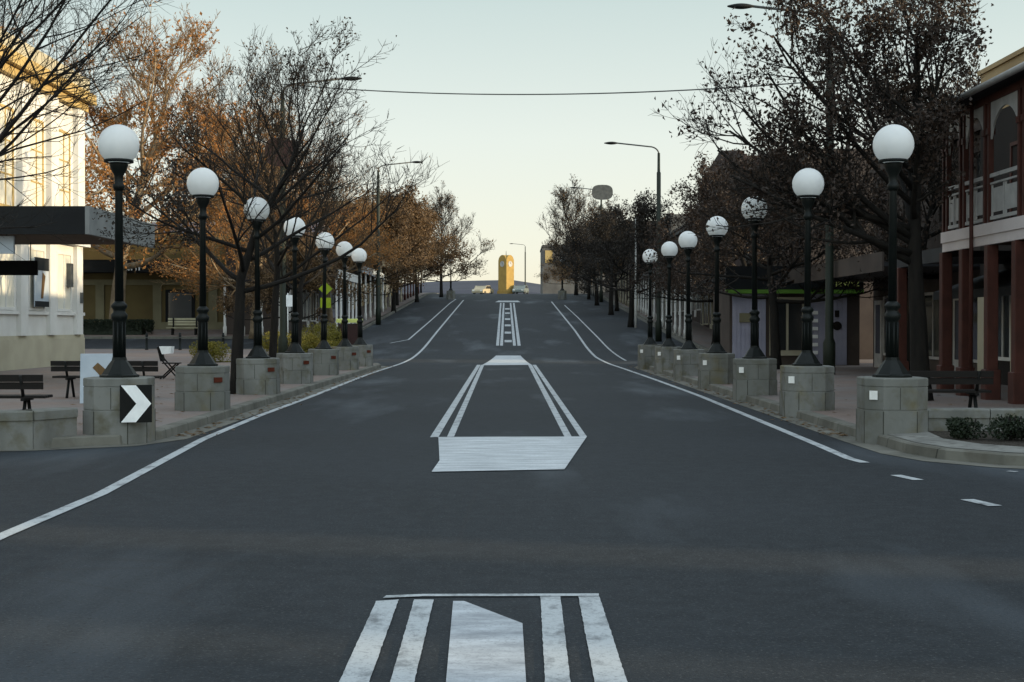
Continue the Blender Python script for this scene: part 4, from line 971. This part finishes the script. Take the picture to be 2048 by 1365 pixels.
# ------------------------------------------------------------------ tall street lights and span wire
def street_light(x, y, label, P=11.3, arm=2.6, dirx=1, board=None):
    z = hh(y); t = thing('street_light', label, 'street light', (x, y, z), 'tall curved street lights')
    b = MB(); b.lathe([(.19, z), (.19, z + 1.1), (.13, z + 1.25), (.12, z + P * .86), (.085, z + P * .865), (.075, z + P - .45)], 14, x, y); b.build('pole', M['greenpole'], t)
    a_ = MB(); pts = [(x, y, z + P - .5)]
    for i in range(1, 7):
        q = i / 6 * math.pi / 2; pts.append((x + dirx * .55 * (1 - math.cos(q)), y, z + P - .5 + .42 * math.sin(q)))
    pts.append((x + dirx * (arm - .2), y, z + P + .12)); a_.tube(pts, .042, 8); a_.build('arm', M['galv'], t)
    h_ = MB(); X0 = x + dirx * (arm - .25); X1 = x + dirx * (arm + .55); rings = []
    for i in range(9):
        q = i / 8; w = .14 * math.sin(math.pi * (.12 + .8 * q)) ; xx = X0 + (X1 - X0) * q
        rings.append([(xx, y + w * math.cos(2 * math.pi * k / 10), z + P + .12 + w * .62 * math.sin(2 * math.pi * k / 10)) for k in range(10)])
    h_.loft(rings, True, True); h_.build('lamp_head', M['canopy_dark'], t)
    if board:
        dz, w, hgt, m = board; o_ = MB()
        ring = [(x + dirx * -.1 + w / 2 * (abs(math.cos(2 * math.pi * i / 24)) ** .7) * (1 if math.cos(2 * math.pi * i / 24) > 0 else -1), z + dz + hgt / 2 * (abs(math.sin(2 * math.pi * i / 24)) ** .7) * (1 if math.sin(2 * math.pi * i / 24) > 0 else -1)) for i in range(24)]
        o_.loft([[(q[0], y - .12, q[1]) for q in ring], [(q[0], y - .18, q[1]) for q in ring]]); o_.build('oval_board', m, t)
    return t
street_light(-9.1, 56.5, 'tall street light with curved arm and brown oval board above the plaza trees', board=(8.5, 1.15, 1.15, M['binred']))
street_light(-9.4, 100.0, 'tall street light with wide green base among the rust coloured trees')
street_light(9.75, 43.7, 'tall street light rising through the big oak beside the hotel', dirx=-1)
street_light(8.45, 82.0, 'tall street light standing clear above the dark brown trees', dirx=-1)
street_light(8.9, 142.0, 'tall street light with grey oval board near the top of the hill', dirx=-1, board=(10.95, 2.1, 1.5, M['galv']))
street_light(2.65, 285.0, 'small far street light beside the clock tower', dirx=-1)
w0, w1 = Vector((-9.1, 56.5, 11.2)), Vector((9.75, 43.7, 9.15)); pts = []
for i in range(25):
    q = i / 24; p = w0.lerp(w1, q); p.z -= .42 * 4 * q * (1 - q); pts.append(p)
b = MB(); b.tube(pts, .022, 5); tag(b.build('span_wire', M['galv']), 'thin sagging wire strung across the street between two tall poles', 'wire')
pw = thing('white_pole', 'slim white pole standing between the hill trees and the last globe lamp', 'pole', (8.35, 96.0, hh(96)))
b = MB(); b.lathe([(.09, hh(96)), (.085, hh(96) + 2.8), (.06, hh(96) + 2.85), (.05, hh(96) + 7.4)], 10, 8.35, 96.0); b.build('shaft', M['white_paint'], pw)
b = MB(); b.lathe([(.0, hh(96) + 7.5), (.07, hh(96) + 7.45), (.05, hh(96) + 7.38)], 10, 8.35, 96.0); b.build('cap', M['galv'], pw)

# ------------------------------------------------------------------ benches, boards, bollards, bins
def make_bench(name, label, x, y, L, rz=0.0, group=None):
    t = thing(name, label, 'bench', (0, 0, 0), group)
    s = MB()
    for i in range(4): s.bbox(-L / 2, L / 2, -.22 + i * .115, -.22 + i * .115 + .1, .42, .46, .006)
    s.build('seat', M['slat'], t)
    k = MB()
    for i in range(2): k.bbox(-L / 2, L / 2, .26 + i * .02, .30 + i * .02, .56 + i * .115, .56 + i * .115 + .105, .006)
    k.build('backrest', M['slat'], t)
    for sx in (-.36, .36):
        l = MB(); X = sx * L
        l.tube([(X, -.2, 0), (X, -.05, .40)], .03, 6); l.tube([(X, .24, 0), (X, .1, .40)], .03, 6); l.box(X - .03, X + .03, -.22, .24, .38, .418); l.tube([(X, .18, .4), (X, .34, .77)], .028, 6)
        l.build('leg', M['black'], t)
    t.location = (x, y, hh(y) + .13); t.rotation_euler = (0, 0, rz); return t
make_bench('park_bench', 'dark slatted bench seen from behind, just over the low stone wall', -8.2, 21.6, 2.3, math.pi + .03, 'dark benches')
make_bench('park_bench', 'dark slatted bench behind the leaning pale board and first globe lamp', -8.45, 29.8, 2.25, math.pi - .04, 'dark benches')
make_bench('park_bench', 'dark slatted bench between the big oak and the garden wall', 6.95, 23.4, 1.75, math.pi, 'dark benches')
cb = thing('cream_bench', 'cream slatted bench at the tan building across the side street', 'bench', (-19.9, 85.9, hh(85.9) + .13)); z = hh(85.9) + .13
b = MB(); [b.box(-20.9, -18.9, 85.9 + i * .12, 85.99 + i * .12, z + .42, z + .46) for i in range(4)]; b.build('seat', M['cream_slat'], cb)
b = MB(); [b.box(-20.9, -18.9, 86.4, 86.44, z + .6 + i * .16, z + .71 + i * .16) for i in range(3)]; b.build('backrest', M['cream_slat'], cb)
for x in (-20.6, -19.2): b = MB(); b.box(x, x + .08, 85.95, 86.39, z, z + .42); b.box(x, x + .08, 86.32, 86.40, z + .42, z + 1.05); b.build('leg', M['black'], cb)
# leaning A-frame board
ab = thing('sandwich_board', 'pale blue folding sandwich board standing beside the first globe lamp', 'sign board', (-8.1, 27.9, .13))
for sgn in (-1, 1):
    f = MB(); f.bbox(-.31, .31, -.015, .015, 0, .98, .006); f.xf(Matrix.Translation((-8.1, 27.9 + sgn * .2, .13)) @ Matrix.Rotation(R(12) , 4, 'Z') @ Matrix.Rotation(R(11 * sgn), 4, 'X')); f.build('face_panel', M['blueboard'], ab)
f = MB(); T = Matrix.Translation((-8.1, 27.9 - .2, .13)) @ Matrix.Rotation(R(12), 4, 'Z') @ Matrix.Rotation(R(-11), 4, 'X')
f.poly([(-.0, -.02, .25), (.12, -.02, .22), (.22, -.02, .62), (.02, -.02, .8), (-.08, -.02, .7), (.1, -.02, .5)]); f.xf(T); f.build('printed_shape', M['timber'], ab)
# folding seat seen from the side
fc = thing('folding_chair', 'small dark folding chair with white paper on its back, on the plaza', 'chair', (-9.65, 40.2, .13)); x, y, z = -9.65, 40.2, .13
b = MB(); b.bbox(x - .2, x + .26, y - .22, y + .22, z + .43, z + .46, .01); b.build('seat', M['slat'], fc)
b = MB(); b.prism([(-.24, .5), (-.2, .5), (-.3, .9), (-.34, .9)], lambda p, q: (x + p, y - .22, z + q), lambda p, q: (x + p, y + .22, z + q)); b.build('backrest', M['slat'], fc)
b = MB(); b.prism([(-.2, .7), (.04, .72), (.06, .92), (-.28, .92)], lambda p, q: (x + p, y - .2, z + q), lambda p, q: (x + p, y + .2, z + q)); b.build('paper', M['sign_white'], fc)
for d in (-.2, .2):
    b = MB(); b.tube([(x - .26, y + d, z + .6), (x + .26, y + d, z)], .022, 6); b.build('leg', M['black'], fc); b = MB(); b.tube([(x + .2, y + d * .9, z + .44), (x - .26, y + d * .9, z)], .022, 6); b.build('leg', M['black'], fc)
# bollards on the plaza edge
bo = thing('bollard', 'dark bollard at the side street kerb, first of four from the white building', 'bollard', (0, 0, 0), 'bollards along the side street')
b = MB(); b.lathe([(.085, 0), (.085, .06), (.065, .08), (.06, .68), (.075, .70), (.075, .74), (.06, .76), (.055, .84), (.02, .88)], 12); b.build('shaft', M['iron'], bo)
b = MB(); b.lathe([(.066, .6), (.066, .65)], 12); b.build('collar', M['galv'], bo)
bx = [(-18.6, 'first'), (-16.9, 'second'), (-14.7, 'third'), (-12.9, 'fourth')]
for i, (x, n_) in enumerate(bx):
    if i == 0: bo.location = (x, 72.4, hh(72.4) + .13)
    else: dup(bo, (x, 72.4, hh(72.4) + .13), 0, None, f'dark bollard at the side street kerb, {n_} of four from the white building', 'bollards along the side street')
# litter bin with yellow top
bn = thing('litter_bin', 'dark maroon bin enclosure with a yellow lid beside the shrubs', 'bin', (-8.6, 75.0, hh(75))); z = hh(75)
b = MB(); b.bbox(-9.1, -7.95, 74.5, 75.4, z, z + 1.35, .03); b.build('body', M['binred'], bn)
b = MB(); b.bbox(-9.2, -7.9, 74.4, 75.5, z + 1.42, z + 1.62, .03); b.box(-9.0, -8.9, 74.6, 75.3, z + 1.35, z + 1.42); b.box(-8.15, -8.05, 74.6, 75.3, z + 1.35, z + 1.42); b.build('lid', M['lime'], bn)
# fluorescent warning sign post
sg = thing('warning_sign', 'fluorescent yellow warning signs stacked on a thin post by the crossing', 'road sign', (-9.1, 69.5, hh(69.5))); z = hh(69.5)
b = MB(); b.lathe([(.03, z), (.03, z + 3.75)], 8, -9.1, 69.5); b.build('post', M['galv'], sg)
b = MB(); d = .34; zc_ = z + 3.25; b.prism([(0, -d), (d, 0), (0, d), (-d, 0)], lambda p, q: (-9.1 + p, 69.44, zc_ + q), lambda p, q: (-9.1 + p, 69.46, zc_ + q)); b.build('diamond_plate', M['fluoro'], sg)
b = MB(); b.box(-9.36, -8.84, 69.44, 69.46, z + 2.32, z + 2.82); b.build('square_plate', M['fluoro'], sg)
for xx, yy, lab in ((-11.6, 73.6, 'thin white signpost at the side street corner'),):
    t = thing('sign_post', lab, 'sign post', (xx, yy, hh(yy))); b = MB(); b.lathe([(.035, hh(yy)), (.035, hh(yy) + 3.0)], 8, xx, yy); b.build('post', M['white_paint'], t); b = MB(); b.box(xx - .3, xx + .3, yy - .05, yy - .04, hh(yy) + 2.3, hh(yy) + 2.9); b.build('plate', M['sign_white'], t)

# ------------------------------------------------------------------ parked cars over the crest
def make_car(label, x, y, rz, m, zo=0.0):
    t = thing('parked_car', label, 'car', (0, 0, 0), 'cars near the roundabout')
    prof = [(-2.15, .35), (-2.2, .62), (-2.1, .82), (-1.25, .93), (-.72, 1.40), (.75, 1.43), (1.5, .98), (2.1, .92), (2.2, .6), (2.15, .35)]
    b = MB(); w = .85
    b.loft([[(p, -w, q) for p, q in prof], [(p, w, q) for p, q in prof]]); b.build('body', m, t)
    g = MB()
    for sy in (-1, 1): g.poly([(-1.12, sy * (w + .004), .95), (-.68, sy * (w + .004), 1.34), (.7, sy * (w + .004), 1.36), (1.3, sy * (w + .004), .99)][::sy])
    g.poly([(-1.2, -.7, .965), (-.75, -.62, 1.375), (-.75, .62, 1.375), (-1.2, .7, .965)]); g.poly([(1.46, -.7, 1.015), (.80, -.62, 1.415), (.80, .62, 1.415), (1.46, .7, 1.015)]); g.build('window', M['glass'], t)
    for sx in (-1.35, 1.35):
        for sy in (-1, 1):
            k = MB(); k.lathe([(.31, -.1), (.32, 0), (.31, .1)], 18); k.xf(Matrix.Translation((sx, sy * .78, .32)) @ Matrix.Rotation(R(90), 4, 'X')); k.build('wheel', M['tyre'], t)
    for sy in (-.6, .6): k = MB(); k.box(-2.215, -2.19, sy - .15, sy + .15, .6, .72); k.build('headlight', M['sign_white'], t)
    t.location = (x, y, hh(y) + zo); t.rotation_euler = (0, 0, rz); return t
make_car('cream sunlit car parked beyond the crest beside the trees', -4.2, 205.0, R(70), M['carcream'], .0)
make_car('grey green car seen over the crest beside the clock tower', 1.25, 206.0, R(80), M['cargrey'], .1)
